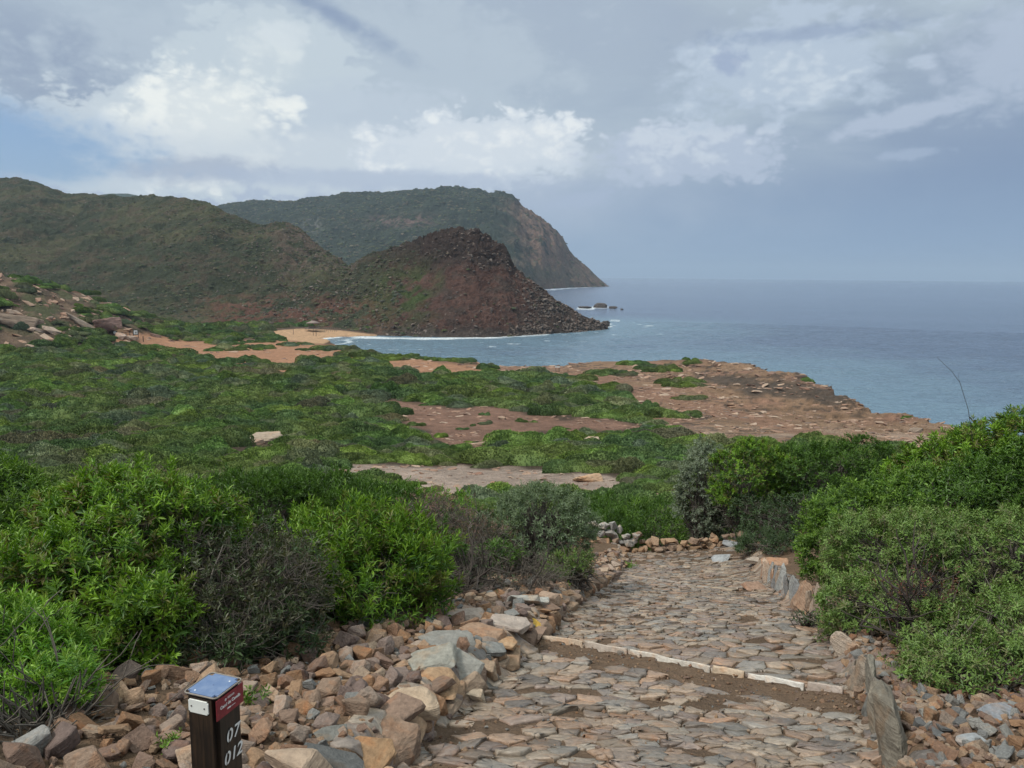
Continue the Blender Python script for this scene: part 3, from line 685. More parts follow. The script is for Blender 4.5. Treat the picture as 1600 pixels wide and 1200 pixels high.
GREEN = dict(
    bright=([(.15, .27, .024), (.115, .22, .02), (.075, .165, .018), (.05, .12, .018), (.11, .10, .035)], (.27, .42, .05)),
    lime=([(.17, .33, .035), (.13, .27, .03), (.09, .21, .03)], (.36, .50, .09)),
    fresh=([(.12, .22, .03), (.09, .175, .025), (.06, .125, .02), (.05, .10, .02)], (.23, .36, .055)),
    dark=([(.06, .125, .018), (.045, .095, .017), (.075, .15, .022)], (.11, .21, .03)),
    olive=([(.13, .18, .10), (.105, .15, .08), (.16, .21, .125)], (.21, .27, .16)),
    silver=([(.19, .23, .16), (.16, .20, .14), (.23, .27, .20)], (.28, .32, .25)),
    feather=([(.12, .20, .045), (.095, .165, .04), (.14, .225, .055), (.13, .13, .06)], (.22, .32, .085)),
    deep=([(.05, .085, .035), (.04, .07, .03), (.06, .10, .04)], (.09, .14, .055)),
)
BUSH_N = [0]
def bush(name, label, rows, kind='fresh', dens=650, L=.045, Wf=.26, k=10, up=.5, spread=(20, 62), stem=.06, inner=.6, gap=.35, rough=.16, freq=3., group=None, twigs=5, tw=1.0,
         bark=None, foot=None, extra=None, part='foliage'):
    BUSH_N[0] += 1; rng = np.random.default_rng(100 + BUSH_N[0]); lobes = lobes_from_px(rows)
    big = max(lobes, key=lambda l: l[1][0] * l[1][2])[0]
    bx, by = (foot if foot is not None else (big[0], big[1])); base = np.array([bx, by, G(bx, by)])
    cols, tip = GREEN[kind]
    P, N_ = lobe_points(lobes, dens, rng, (0, .1), rough, freq, gap)
    # sprigs: branchlets that carry several leafy shoots, so the outline is ragged and clumped
    sc_ = rng.random(len(P)) < .17; Pc, Nc = P[sc_], N_[sc_]; m_ = 7
    Dc = nrm(Nc * (1 - up * .8) + np.array([0, 0, up * .8]) + rng.normal(0, .3, Nc.shape)); Lc = L * rng.uniform(.8, 4.6, (len(Pc), 1)) ** 1.0
    uu = rng.random((len(Pc), m_, 1)) ** .8; Q_ = (Pc - Dc * Lc * .5)[:, None] + Dc[:, None] * Lc[:, None] * uu + rng.normal(0, 1, (len(Pc), m_, 3)) * (L * .75 * (1.15 - uu * .8))
    P = Q_.reshape(-1, 3); N_ = nrm((Q_ - (Pc - Dc * Lc * 1.0)[:, None])).reshape(-1, 3); sid = np.repeat(rng.uniform(.7, 1.3, len(Pc)), m_)
    D = nrm(N_ * .75 + np.array([0, 0, up * .45]) + rng.normal(0, .2, N_.shape)); V, T, C = shoots(P, D, rng, k, L, Wf, spread, stem, cols, tip)
    P2, N2 = lobe_points(lobes, dens * inner, rng, (.12, .42), rough, freq, .05); D2 = nrm(N2 * .7 + np.array([0, 0, .3]) + rng.normal(0, .35, N2.shape))
    V2, T2, C2 = shoots(P2, D2, rng, max(6, k - 3), L * 1.1, Wf * 1.15, (25, 75), stem, cols)
    T2 = T2 + len(V)
    root = link(name, None, loc=tuple(base), label=label, category='bush', group=group)
    me = mesh_np(part, np.vstack([V, V2]) - base, T=np.vstack([T, T2]), col=np.vstack([C, C2]))
    link(part, me, M_LEAF, root)
    if twigs:
        out, tips = [], []
        for c, r in lobes:
            for q in range(twigs):
                tgt = c + nrm(rng.normal(size=3) + [0, 0, .2]) * r * .8; st = base + np.array([rng.normal(0, .05), rng.normal(0, .05), -.05])
                mid = (st * .5 + tgt * .5) + rng.normal(0, .06, 3) - np.array([0, 0, .08]); tt = np.linspace(0, 1, 8)[:, None]
                pts = (1 - tt) ** 2 * st + 2 * tt * (1 - tt) * mid + tt ** 2 * tgt + rng.normal(0, .012, (8, 3)) * tw; out.append((pts, np.linspace(.018, .004, 8) * tw))
                for z_ in range(5):
                    i = rng.integers(3, 7); dd = nrm(rng.normal(size=3) + (tgt - c) * 2); out.append((pts[i] + dd * np.linspace(0, .22, 4)[:, None] * tw + rng.normal(0, .008, (4, 3)), np.linspace(.006, .002, 4) * tw))
        V, Q = tubes(out); link('branches', mesh_np('branches', V - base, Q), bark or M_BARK, root)
    return root

def twig_bush(name, label, center_rows, mat, dens=90, Lt=.16, r0=.0035, leaf=None, group=None, trunks=5, seed=1, trunk_r=.018, up=.25, lk=5, lL=.02, frac=.3, mat2=None):
    """a leafless or thin-leaved shrub: trunks, then masses of fine forking twigs"""
    rng = np.random.default_rng(seed); lobes = lobes_from_px(center_rows); big = max(lobes, key=lambda l: l[1][0])[0]; base = np.array([big[0], big[1], G(big[0], big[1])])
    P, N_ = lobe_points(lobes, dens, rng, (0.0, .6), .25, 4, .1, -.8); out, tips = [], []
    for p, n in zip(P, N_):
        branch(rng, p - n * Lt * .6, nrm(n + rng.normal(0, .5, 3)), Lt, r0, 1, out, tips, .22, .06, (3, 6), .7, .75)
    root = link(name, None, loc=tuple(base), label=label, category='bush', group=group)
    V, Q = tubes(out, 3); link('twigs', mesh_np('twigs', V - base, Q), mat, root)
    out2, tp = [], []
    for i in range(trunks):
        c, r = lobes[rng.integers(len(lobes))]; tgt = c + nrm(rng.normal(size=3)) * r * .7; mid = base * .4 + tgt * .6 + rng.normal(0, .08, 3); mid[2] -= .1; tt = np.linspace(0, 1, 10)[:, None]
        pts = (1 - tt) ** 2 * base + 2 * tt * (1 - tt) * mid + tt ** 2 * tgt + rng.normal(0, .015, (10, 3)); out2.append((pts, np.linspace(trunk_r, trunk_r * .3, 10)))
        for q in range(4): branch(rng, pts[rng.integers(3, 9)], nrm(rng.normal(size=3) + [0, 0, .2]), .3, trunk_r * .45, 1, out2, tp, .2, up * .3)
    V, Q = tubes(out2, 5); link('trunk', mesh_np('trunk', V - base, Q), mat2 or mat, root)
    if leaf:
        tp = np.array([t for t, d in tips]); td = np.array([d for t, d in tips]); s = rng.random(len(tp)) < frac; cols, tip = GREEN[leaf] if isinstance(leaf, str) else leaf
        V, T, C = shoots(tp[s], td[s], rng, lk, lL, .3, (20, 70), .03, cols, tip); link('foliage', mesh_np('foliage', V - base, T=T, col=C), M_LEAF, root)
    return root

# ---------------------------------------------------------------- foreground bushes
bush('evergreen_bush', 'large rounded bright green bush with long leaves behind the black marker post',
     [(205, 818, 4.2, 90, 58), (130, 855, 4.1, 75, 56), (280, 835, 4.3, 70, 50), (170, 885, 3.9, 100, 55), (75, 880, 4.2, 50, 42), (228, 985, 3.45, 48, 46), (165, 960, 3.6, 60, 50), (110, 985, 3.7, 50, 60), (215, 1040, 3.4, 50, 34), (330, 850, 4.5, 40, 30)],
     'bright', dens=700, L=.054, Wf=.24, k=11, up=.55, stem=.07, freq=4., rough=.2, gap=.45)
bush('evergreen_bush', 'pale lime green bush tuft at the lower left corner beside the stones',
     [(30, 1030, 2.9, 75, 45), (-40, 1025, 2.85, 80, 55), (95, 1055, 2.8, 42, 34), (10, 1078, 2.7, 80, 36), (70, 1080, 2.65, 55, 34), (-30, 1110, 2.6, 70, 36)], 'lime', dens=1300, L=.04, Wf=.22, k=12, up=.6, stem=.05, freq=6., gap=.3)
bush('evergreen_bush', 'soft light green bush at the left edge behind the large rounded bush',
     [(30, 865, 5.8, 90, 80), (-60, 880, 5.6, 100, 90), (95, 835, 6.2, 60, 50)], 'fresh', dens=520, L=.055, Wf=.25, k=10, up=.6, freq=4.)
twig_bush('bare_bush', 'grey leafless thicket between the large rounded bush and the long leaved green bush',
          [(325, 915, 4.0, 85, 60), (410, 955, 3.9, 75, 70), (300, 990, 3.7, 60, 50), (395, 885, 4.5, 50, 44), (445, 915, 4.3, 36, 62), (370, 1000, 3.6, 60, 40)], M_GREYTWIG, 260, .17, .0028, leaf=([(.06, .07, .035), (.08, .075, .045), (.045, .06, .028), (.05, .085, .03)], (.10, .11, .06)), seed=3, lk=7, lL=.04, frac=.6, mat2=M_BARK)
bush('evergreen_bush', 'bright green bush with narrow upright leaves above the rubble bank',
     [(530, 855, 5.0, 60, 40), (590, 850, 5.1, 55, 34), (640, 865, 5.2, 48, 36), (560, 910, 4.8, 80, 48), (625, 920, 4.9, 60, 50), (500, 905, 4.8, 42, 50), (590, 965, 4.6, 62, 34), (540, 960, 4.65, 50, 34), (470, 850, 5.2, 36, 28)], 'bright', dens=520, L=.064, Wf=.17, k=11, up=.65, spread=(12, 55), stem=.09, freq=4., gap=.4)
bush('evergreen_bush', 'dark green bush under the grey thicket with small leaves near the marker post', [(330, 1030, 3.5, 50, 28), (420, 1005, 3.75, 50, 30), (270, 1045, 3.4, 40, 28)], 'deep', dens=520, L=.05, Wf=.22, k=9, gap=.7, twigs=4)
bush('evergreen_bush', 'short bright green bush behind the grey thicket', [(395, 790, 9.2, 62, 36), (350, 790, 9.6, 40, 30), (440, 800, 9., 50, 36)], 'dark', dens=260, L=.07, Wf=.22, k=10, up=.75, spread=(10, 45), stem=.1, freq=2.5)
bush('evergreen_bush', 'bright green bush with feathery upright tips behind the narrow leaved bush', [(505, 790, 9.2, 52, 40), (555, 800, 9., 60, 36), (610, 800, 8.6, 45, 26)], 'dark', dens=270, L=.07, Wf=.2, k=10, up=.75, spread=(10, 45), stem=.1, freq=2.5)
bush('evergreen_bush', 'low line of yellow green shrub tips in front of the flat pale rock', [(640, 800, 9.3, 50, 20), (690, 800, 9.6, 45, 16), (590, 790, 9.8, 30, 16)], 'lime', dens=240, L=.07, Wf=.2, k=9, up=.8, spread=(10, 40), stem=.1)
twig_bush('heather_bush', 'brown heather with faded pink seed heads beside the grey green bush', [(660, 850, 7.2, 62, 50), (730, 850, 7.4, 60, 45), (700, 820, 7.8, 55, 35)], M_GREYTWIG, 130, .17, .003, leaf=([(.22, .13, .11), (.17, .10, .08), (.13, .10, .06)], (.32, .21, .18)), seed=5, lk=6, lL=.03, frac=.4)
bush('mastic_bush', 'dark green leafy shrub growing through the brown heather', [(665, 870, 6.2, 45, 34), (700, 885, 6.3, 38, 26), (770, 868, 6.5, 30, 18)], 'dark', dens=420, L=.045, k=9, gap=.7)
bush('olive_bush', 'grey green wild olive bush in the centre with fine leaves beside the path', [(835, 825, 7.9, 74, 56), (795, 845, 7.8, 50, 45), (880, 850, 7.8, 42, 40), (845, 790, 8.2, 50, 28)], 'olive', dens=520, L=.042, Wf=.26, k=9, up=.5, freq=4., gap=.5, rough=.2)
bush('olive_bush', 'small grey green shoot of bush at the left edge stones of the path', [(895, 880, 7.3, 24, 20), (873, 890, 7.2, 20, 15)], 'feather', dens=900, L=.035, k=8)
twig_bush('dead_bush', 'black twisted dead bush with bare branches overhanging the left edge stones', [(740, 910, 6.2, 90, 28), (820, 905, 6.4, 60, 26), (690, 925, 5.8, 60, 24)], M_GREYTWIG, 200, .2, .003, leaf='deep', seed=9, trunks=11, trunk_r=.024, frac=.12, lL=.03, mat2=M_DARKBARK)
for i, (rows, kd, lb) in enumerate([
        ([(950, 826, 14.6, 50, 22), (905, 826, 14.4, 35, 22)], 'dark', 'low dark green bush behind the left end of the back wall'),
        ([(1020, 826, 15, 45, 22), (1060, 828, 15, 40, 18)], 'fresh', 'low grassy green bush behind the middle of the back wall'),
        ([(1110, 815, 16, 48, 20), (1150, 822, 15.5, 35, 20)], 'bright', 'low bright green bush below the silver grey bush'),
        ([(960, 805, 17, 60, 16), (1040, 806, 18, 60, 14)], 'dark', 'flat dark green bush between the back wall and the pale rock shelf')]):
    bush('evergreen_bush', lb, rows, kd, dens=130, L=.09, Wf=.2, k=9, up=.7, spread=(10, 50), stem=.12, freq=1.6, twigs=2)
# right-hand side
bush('silver_bush', 'silver grey bush at the left end of the tall dark hedge of bushes', [(1105, 735, 14, 36, 34), (1088, 765, 14, 26, 28), (1120, 765, 14, 34, 34), (1102, 800, 14, 34, 26), (1115, 835, 14, 26, 24)], 'silver', dens=330, L=.06, Wf=.3, k=9, freq=2.5, gap=.5)
bush('mastic_bush', 'tall glossy green bush beside the silver grey bush', [(1165, 735, 13, 46, 38), (1150, 770, 13, 36, 36), (1205, 750, 13.2, 40, 40), (1185, 785, 13, 36, 30)], 'bright', dens=330, L=.055, Wf=.34, k=9, up=.3, freq=2.8, gap=.45, twigs=6)
bush('mastic_bush', 'tall dark flat topped bush in the middle of the right hand hedge', [(1255, 740, 13.2, 52, 42), (1310, 735, 13.5, 50, 38), (1360, 735, 13.5, 45, 36), (1300, 760, 13.4, 60, 34)], 'dark', dens=300, L=.055, Wf=.36, k=9, up=.35, freq=2.4, gap=.5, twigs=7)
bush('mastic_bush', 'sparse dark bush with bare twigs under the tall flat topped bush', [(1205, 825, 12.0, 44, 36), (1250, 820, 12.2, 46, 46), (1175, 800, 12.5, 26, 24), (1290, 800, 12.5, 50, 36)], 'deep', dens=200, L=.055, Wf=.3, k=8, up=.3, freq=2.4, gap=.8, twigs=9)
bush('mastic_bush', 'dark bush with small leaves at the right end of the path behind the kerb stones', [(1195, 855, 11.2, 34, 30), (1235, 868, 10.4, 34, 30), (1225, 890, 10.2, 26, 16)], 'deep', dens=380, L=.045, Wf=.3, k=9, freq=3)
bush('evergreen_bush', 'big bright green bush rising against the sea at the right edge', [(1520, 738, 8.2, 75, 42), (1590, 722, 8.2, 85, 48), (1450, 762, 8.2, 50, 32), (1650, 730, 8, 90, 66), (1545, 765, 8., 95, 42)], 'bright', dens=330, L=.07, Wf=.24, k=10, up=.5, freq=2.6, gap=.45, rough=.2)
bush('mastic_bush', 'bright green sloping bush between the tall hedge and the feathery bush', [(1335, 810, 7.2, 60, 34), (1400, 795, 7.2, 65, 32), (1480, 780, 7.1, 70, 34), (1285, 850, 7.4, 34, 42), (1300, 890, 7.2, 36, 34), (1330, 850, 7.2, 60, 40)], 'fresh', dens=420, L=.05, Wf=.32, k=9, up=.4, freq=3., gap=.45, rough=.2)
bush('mastic_bush', 'dark olive bush patch with a few yellow leaves at the right edge', [(1560, 790, 6.8, 80, 56), (1640, 790, 6.6, 80, 70), (1500, 810, 6.9, 50, 30)], 'dark', dens=380, L=.055, Wf=.3, k=9, freq=3., gap=.5)
bush('feathery_bush', 'wide feathery grey green bush on the right with small curled leaves', [(1385, 885, 5.5, 78, 66), (1470, 875, 5.4, 95, 62), (1560, 890, 5.2, 95, 72), (1360, 955, 4.9, 55, 46), (1430, 970, 4.7, 60, 36), (1640, 910, 5, 90, 70)], 'feather', dens=900, L=.032, Wf=.3, k=9, up=.3, spread=(30, 85), stem=.05, freq=5., gap=.5, rough=.16, twigs=7)
bush('feathery_bush', 'feathery green bush overhanging the stones at the lower right', [(1520, 1005, 4.0, 80, 48), (1600, 1000, 3.9, 85, 60), (1460, 1045, 3.75, 48, 34), (1560, 1062, 3.5, 80, 34), (1640, 1060, 3.5, 70, 50), (1490, 1068, 3.55, 50, 26)], 'feather', dens=1100, L=.03, Wf=.3, k=9, up=.3, spread=(30, 85), stem=.045, freq=5., gap=.5)
bush('feathery_bush', 'small low feathery bush leaning on the right kerb stones', [(1355, 985, 5.0, 46, 22), (1310, 985, 5.1, 26, 18)], 'feather', dens=1100, L=.03, Wf=.3, k=9, up=.3, spread=(30, 85), stem=.045)
bush('evergreen_bush', 'dark twiggy low shrub with dull leaves filling the lower left corner', [(20, 1150, 2.5, 70, 30), (90, 1160, 2.45, 40, 24), (60, 1190, 2.4, 60, 26)], 'deep', dens=900, L=.035, k=8, gap=.8, twigs=9)
bush('feathery_bush', 'tiny dark green shrub growing between the right kerb stones', [(1270, 978, 5.6, 20, 16)], 'deep', dens=1400, L=.028, Wf=.3, k=8, stem=.04, twigs=2)
twig_bush('bare_bush', 'patch of dry red brown twigs low in the feathery bush', [(1440, 945, 4.3, 45, 34)], M_DARKBARK, 150, .12, .003, leaf=([(.13, .05, .035), (.10, .045, .03)], (.16, .07, .05)), seed=13, frac=.5, lL=.025)
twig_bush('bare_bush', 'pale dry twigs low in front of the lime green tuft at the lower left corner', [(60, 1150, 2.5, 75, 34), (0, 1165, 2.45, 70, 34), (110, 1130, 2.6, 50, 26)], M_GREYTWIG, 420, .08, .002, leaf='deep', seed=15, frac=.15, lL=.025, trunk_r=.009)

bush('evergreen_bush', 'bright bush just outside the left edge behind the soft light green bush', [(-170, 900, 4.6, 110, 80), (-260, 960, 4.2, 110, 80)], 'fresh', dens=350, L=.055)
# weeds between stones
for (px, py, lb, s) in [(395, 1100, 'small green weed among the rubble beside the marker post', 1.0), (262, 1175, 'small green weed among the stones left of the marker post', .8), (985, 888, 'dry green weed at the far end of the left edge stones', 1.5)]:
    rng = np.random.default_rng(int(px)); p = on_ground(px, py); n = 14; P = np.tile(p, (n, 1)) + rng.normal(0, .022 * s, (n, 3)) * [1, 1, .3] + [0, 0, .02]
    V, T, C = shoots(P, nrm(rng.normal(0, .5, (n, 3)) + [0, 0, 1]), rng, 8, .032 * s, .3, (25, 75), .04 * s, GREEN['fresh'][0], GREEN['fresh'][1])
    link('weed', mesh_np('weed', V - p, T=T, col=C), M_LEAF, loc=tuple(p), label=lb, category='weed')

# single dry stalk above the right bush
b = at_depth(1512, 625, 7.6); pts = np.array([at_depth(px, py, 7.6) for px, py in [(1520, 690), (1513, 640), (1500, 598), (1487, 580), (1472, 566), (1464, 558)]])
V, Q = tubes([(pts, [.003, .003, .0026, .0022, .0018, .0012]), (np.array([pts[2], pts[2] + [-.02, 0, .05], pts[2] + [-.02, 0, .1]]), [.0015, .0012, .001])], 4)
link('dry_stalk', mesh_np('dry_stalk', V - pts[0], Q), M_DARKBARK, loc=tuple(pts[0]), label='single thin dry stalk sticking up against the sea above the big right hand bush', category='stalk')

# ---------------------------------------------------------------- rocks
def rock_mesh(name, seed, dims=(1, .75, .6), n=16, pw=.75, noise=.035, sub=1, lev=0):
    """angular broken stone: hull of points in a rounded box, edges worn, faces roughened"""
    rng = np.random.default_rng(seed); bm = bmesh.new()
    for i in range(n):
        d = rng.normal(size=3); d /= np.abs(d).max(); d = np.sign(d) * np.abs(d) ** pw; d *= rng.uniform(.78, 1.0); bm.verts.new(Vector(d * np.array(dims) * .5))
    r = bmesh.ops.convex_hull(bm, input=bm.verts)
    bmesh.ops.delete(bm, geom=list({g for g in r['geom_interior'] + r['geom_unused'] if isinstance(g, bmesh.types.BMVert)}), context='VERTS')
    bmesh.ops.dissolve_limit(bm, angle_limit=.22, verts=bm.verts, edges=bm.edges)
    bmesh.ops.bevel(bm, geom=list(bm.edges), offset=.03 * min(1, min(dims) * 1.4), segments=1, affect='EDGES', profile=.6)
    bmesh.ops.triangulate(bm, faces=bm.faces)
    if sub:
        for _ in range(sub): bmesh.ops.subdivide_edges(bm, edges=[e for e in bm.edges if e.calc_length() > .12], cuts=1); bmesh.ops.triangulate(bm, faces=bm.faces)
        co = np.array([v.co[:] for v in bm.verts]); nz = fbm(co * 4.5, 3, seed, .6); nf = fbm(co * np.array([3, 3, 16.]), 2, seed + 5)
        bm.normal_update()
        for v, a, b_ in zip(bm.verts, nz, nf): v.co += v.normal * (a * noise + b_ * noise * .5)
    me = bpy.data.meshes.new(name); bm.to_mesh(me); bm.free(); me.materials.append(M_ROCK); return me
CH = [rock_mesh('stone_chunk', 200 + i, (1, random.uniform(.65, .9), random.uniform(.5, .8)), 15, .7, .03, 1) for i in range(14)]
SL = [rock_mesh('stone_slab', 300 + i, (1, random.uniform(.6, .85), random.uniform(.16, .28)), 22, .5, .02, 2) for i in range(10)]
UP = [rock_mesh('stone_upright', 400 + i, (1, .42, random.uniform(.9, 1.2)), 13, .75, .045, 3) for i in range(8)]
BO = [rock_mesh('boulder_mesh', 500 + i, (1, .85, .62), 15, .62, .05, 3) for i in range(6)]
TAN = [(.31, .21, .14), (.28, .18, .112), (.25, .175, .128), (.33, .245, .18), (.22, .15, .112), (.27, .155, .088), (.21, .158, .135), (.30, .23, .185)]
GREYS = [(.22, .215, .205), (.19, .19, .185), (.27, .26, .24), (.155, .155, .155)]
BRN = [(.22, .13, .085), (.19, .125, .095), (.24, .15, .10), (.16, .115, .10)]
def stone(name, me, p, size, rot, color, label, group=None, category='stone', scl=(1, 1, 1)):
    o = link(name, me, loc=tuple(p), rot=rot, scale=tuple(np.array(scl) * size), label=label, category=category, group=group)
    v = random.uniform(.85, 1.15); o.color = (color[0] * v, color[1] * v, color[2] * v, 1); return o

# distinct stones of the left bank: px, py (centre), width px, kind, colour, tilt, yaw, label
SPECIAL = [
    (698, 998, 100, 'S', (.21, .21, .205), (-.1, .12), .3, 'large smooth grey slab lying on top of the rubble bank'),
    (672, 1028, 95, 'S', (.27, .27, .25), (.05, -.2), .1, 'thin light grey slab left of and below the large smooth grey slab'),
    (725, 1040, 80, 'S', (.25, .25, .24), (.1, .25), -.5, 'cracked pale grey slab just in front of the large smooth grey slab'),
    (768, 1012, 50, 'S', (.22, .23, .235), (.2, .1), .2, 'short blue grey slab between the large grey slab and the path'),
    (817, 938, 58, 'S', (.40, .39, .36), (-.75, .1), .2, 'pale slab tilted upright at the top of the rubble bank'),
    (848, 940, 32, 'C', (.36, .35, .32), (.1, .1), .4, 'whitish stone leaning beside the tilted pale slab'),
    (728, 958, 70, 'S', (.33, .27, .23), (-.15, .0), .1, 'flat buff slab at the back of the rubble bank under the bush'),
    (797, 972, 75, 'S', (.36, .30, .26), (-.1, .1), -.2, 'flat buff slab left of the lichen covered stone'),
    (755, 985, 72, 'S', (.36, .235, .16), (-.1, .12), -.4, 'long orange tan slab behind the large grey slab'),
    (785, 1002, 58, 'S', (.38, .25, .15), (-.1, .15), .0, 'orange tan slab beside the path edge above the short blue grey slab'),
    (838, 976, 30, 'C', (.42, .27, .05), (0, 0), .3, 'small stone covered in yellow orange lichen at the path edge'),
    (640, 1100, 100, 'B', (.38, .29, .21), (.0, .1), .1, 'broad pale tan block at the edge of the path'),
    (690, 1070, 80, 'B', (.35, .23, .14), (.0, .1), -.4, 'orange tan block right of and behind the broad pale tan block'),
    (650, 1135, 60, 'B', (.30, .19, .12), (.2, .1), .8, 'rounded brown block standing in front of the broad pale tan block'),
    (612, 1155, 85, 'B', (.37, .28, .21), (.1, .1), -.3, 'tan block with a flat top near the bottom of the rubble bank'),
    (517, 1146, 56, 'S', (.20, .205, .20), (.1, .0), .2, 'dark grey angular slab at the bottom of the rubble bank'),
    (575, 1178, 90, 'S', (.33, .21, .12), (.3, .1), -.2, 'orange brown slab at the bottom edge of the rubble bank'),
    (520, 1190, 110, 'S', (.11, .115, .12), (.2, .0), -.1, 'long charcoal slab at the very bottom of the photo'),
    (470, 1205, 120, 'B', (.36, .27, .20), (.1, .0), .1, 'wide tan block cut off by the bottom of the photo'),
    (758, 1048, 46, 'C', (.33, .24, .17), (.1, .1), .1, 'tan stone under the cracked pale grey slab beside the path'),
    (862, 935, 46, 'B', (.38, .27, .20), (.1, .1), .5, 'pinkish tan edge block beside the tilted pale slab'),
    (742, 1090, 38, 'C', (.36, .29, .22), (0, 0), .1, 'loose tan stone lying on the path next to the broad pale tan block'),
    (775, 1020, 44, 'B', (.30, .20, .13), (.0, .1), .1, 'brown edge block below the short blue grey slab'),
    (757, 988, 18, 'C', (.20, .10, .08), (.1, .1), .1, 'small dark maroon stone lying on the long orange tan slab'),
]
occ = []
for (px, py, w, kd, c, tilt, yaw, lb) in SPECIAL:
    if c[2] > c[0] * .9: c = (c[0] * .9, c[1] * .87, c[2] * .82)
    p = on_ground(px, py + w * .12); s = w / F * np.linalg.norm(p - EYE) * .9
    me = random.choice({'S': SL, 'C': CH, 'B': CH}[kd]); p = p + [0, 0, s * (.10 if kd == 'S' else .16)]
    stone('flat_stone' if kd == 'S' else 'stone_block' if kd == 'B' else 'loose_stone', me, p, s, (tilt[0], tilt[1], yaw), c, lb, scl=(1, 1, .58 if kd == 'B' else .9)); occ.append((p[0], p[1], s * .36))

# left edge blocks that carry the bank
rng = np.random.default_rng(5); y = 1.5
while y < 11.6:
    s = rng.uniform(.13, .23); p = np.array([float(xl(y)) - .06 + rng.normal(0, .015), y, 0]); p[2] = float(zbase(np.array([y]))[0]) + s * .16 + .02
    if all((p[0] - a) ** 2 + (p[1] - b) ** 2 > (r + s * .2) ** 2 for a, b, r in occ if r > .1):
        c = TAN[rng.integers(8)] if rng.random() < .8 else BRN[rng.integers(4)]
        stone('edge_stone', (BO + CH + SL)[rng.integers(30)], p, s * 1.15, (rng.normal(0, .12), rng.normal(0, .12), rng.uniform(-.4, .4) + 1.2), c,
              'tan block set in the low rough kerb along the left edge of the path', 'kerb blocks along the left edge of the path'); occ.append((p[0], p[1], s * .4))
        if s < .2 or rng.random() < .4: stone('edge_stone', SL[rng.integers(10)], p + [-.03, .02, s * .45], s * .95, (rng.normal(0, .15), rng.normal(0, .15), rng.uniform(0, 6)), TAN[rng.integers(8)],
              'tan block set in the low rough kerb along the left edge of the path', 'kerb blocks along the left edge of the path')
    y += s * .7
# right kerb of upright slabs
KERB = [(2.72, .32, .31, (.17, .15, .12), 'tallest mossy grey upright slab of the right kerb at the bottom'), (3.02, .30, .30, (.19, .165, .13), 'leaning brown grey upright slab next to the tallest kerb slab'),
        (3.32, .28, .29, (.16, .155, .14), 'dark upright slab of the right kerb beside the end of the stone step'), (3.6, .26, .32, (.21, .19, .155), 'pointed upright kerb slab just beyond the stone step'),
        (3.9, .28, .30, (.23, .19, .15), 'brown upright kerb slab with a notched top beyond the stone step'), (4.2, .24, .24, (.2, .17, .14), 'low broken kerb slab in front of the tiny dark shrub')]
def kerb_stone(y, w, h, c, lb, grp=None, yaw=None):
    yy = np.array([y - .1, y + .1]); xx = xr(yy); dirn = math.atan2(.2, float(xx[1] - xx[0])); x = float(xr(y)) + .05
    stone('kerb_stone', UP[rng.integers(8)], (x, y, G(x - .08, y) + h * .30), 1.0, (rng.normal(0, .08), rng.normal(0, .08), dirn + rng.normal(0, .18) if yaw is None else yaw), c, lb, grp, scl=(w * 1.2, w * .8, h))
for y, w, h, c, lb in KERB: kerb_stone(y, w, h, c, lb)
y = 4.55
while y < 9.3:
    w = rng.uniform(.16, .27); h = rng.uniform(.30, .40) if y > 5.4 else rng.uniform(.2, .28)
    c = [(.34, .26, .20), (.38, .31, .25), (.27, .27, .26), (.30, .20, .14), (.22, .22, .22)][rng.integers(5)]
    kerb_stone(y, w, h, c, 'tan or grey slab set upright in the right kerb beyond the tiny dark shrub', 'upright slabs of the right kerb beyond the tiny shrub'); y += w * .8
for px, py, w, c, lb in [(1212, 884, 38, (.33, .20, .13), 'flat orange brown slab capping the far end of the right kerb'), (1180, 880, 34, (.36, .30, .25), 'pale block at the far corner of the right kerb'),
                         (1180, 922, 36, (.28, .18, .13), 'flat brown stone lying on the path by the right kerb'), (1127, 877, 30, (.30, .31, .32), 'flat grey slab lying on the dirt at the far end of the path'),
                         (1150, 853, 36, (.26, .27, .28), 'grey slab on the far right corner of the back wall'), (1128, 838, 34, (.24, .24, .24), 'grey block standing behind the far right corner of the back wall'),
                         (1560, 1120, 46, (.2, .21, .23), 'blue grey slab lying at the right edge below the feathery bush'), (1520, 1165, 44, (.28, .29, .30), 'pale grey stone among the small tan rubble at the lower right'),
                         (1320, 985, 34, (.28, .27, .27), 'round grey stone behind the tiny dark shrub'), (1090, 852, 34, (.34, .29, .26), 'long buff stone leaning on the middle of the back wall')]:
    p = on_ground(px, py); s = w / F * np.linalg.norm(p - EYE) * 1.1; stone('flat_stone', SL[rng.integers(10)] if py != 838 else BO[1], p + [0, 0, s * .1], s, (rng.normal(0, .08), rng.normal(0, .08), rng.uniform(-.4, .4)), c, lb)

# back wall of small dry-laid stones
k = 0
for px in np.linspace(908, 1150, 27):
    pyb = 857 - 6 * sstep(px, 960, 1100) + 4 * sstep(px, 1100, 1150); p0 = at_depth(px, pyb, 12.75); gz = G(p0[0], 12.75)
    for lv in range(3 if px < 1010 else 2):
        s = rng.uniform(.13, .22) * (1.1 if lv == 0 else 1); c = ([(.22, .21, .20), (.28, .26, .24), (.31, .28, .25)] if px < 1000 and lv else TAN + BRN)[rng.integers(3)]
        stone('wall_stone', (CH + BO)[rng.integers(20)], (p0[0] + rng.normal(0, .04), 12.75 + rng.normal(0, .04) + lv * .03, gz + .05 + lv * .115), s, (rng.normal(0, .2), rng.normal(0, .2), rng.uniform(0, 6)), c,
              'small rough stone in the low dry stone wall across the far end of the path', 'stones of the back wall')

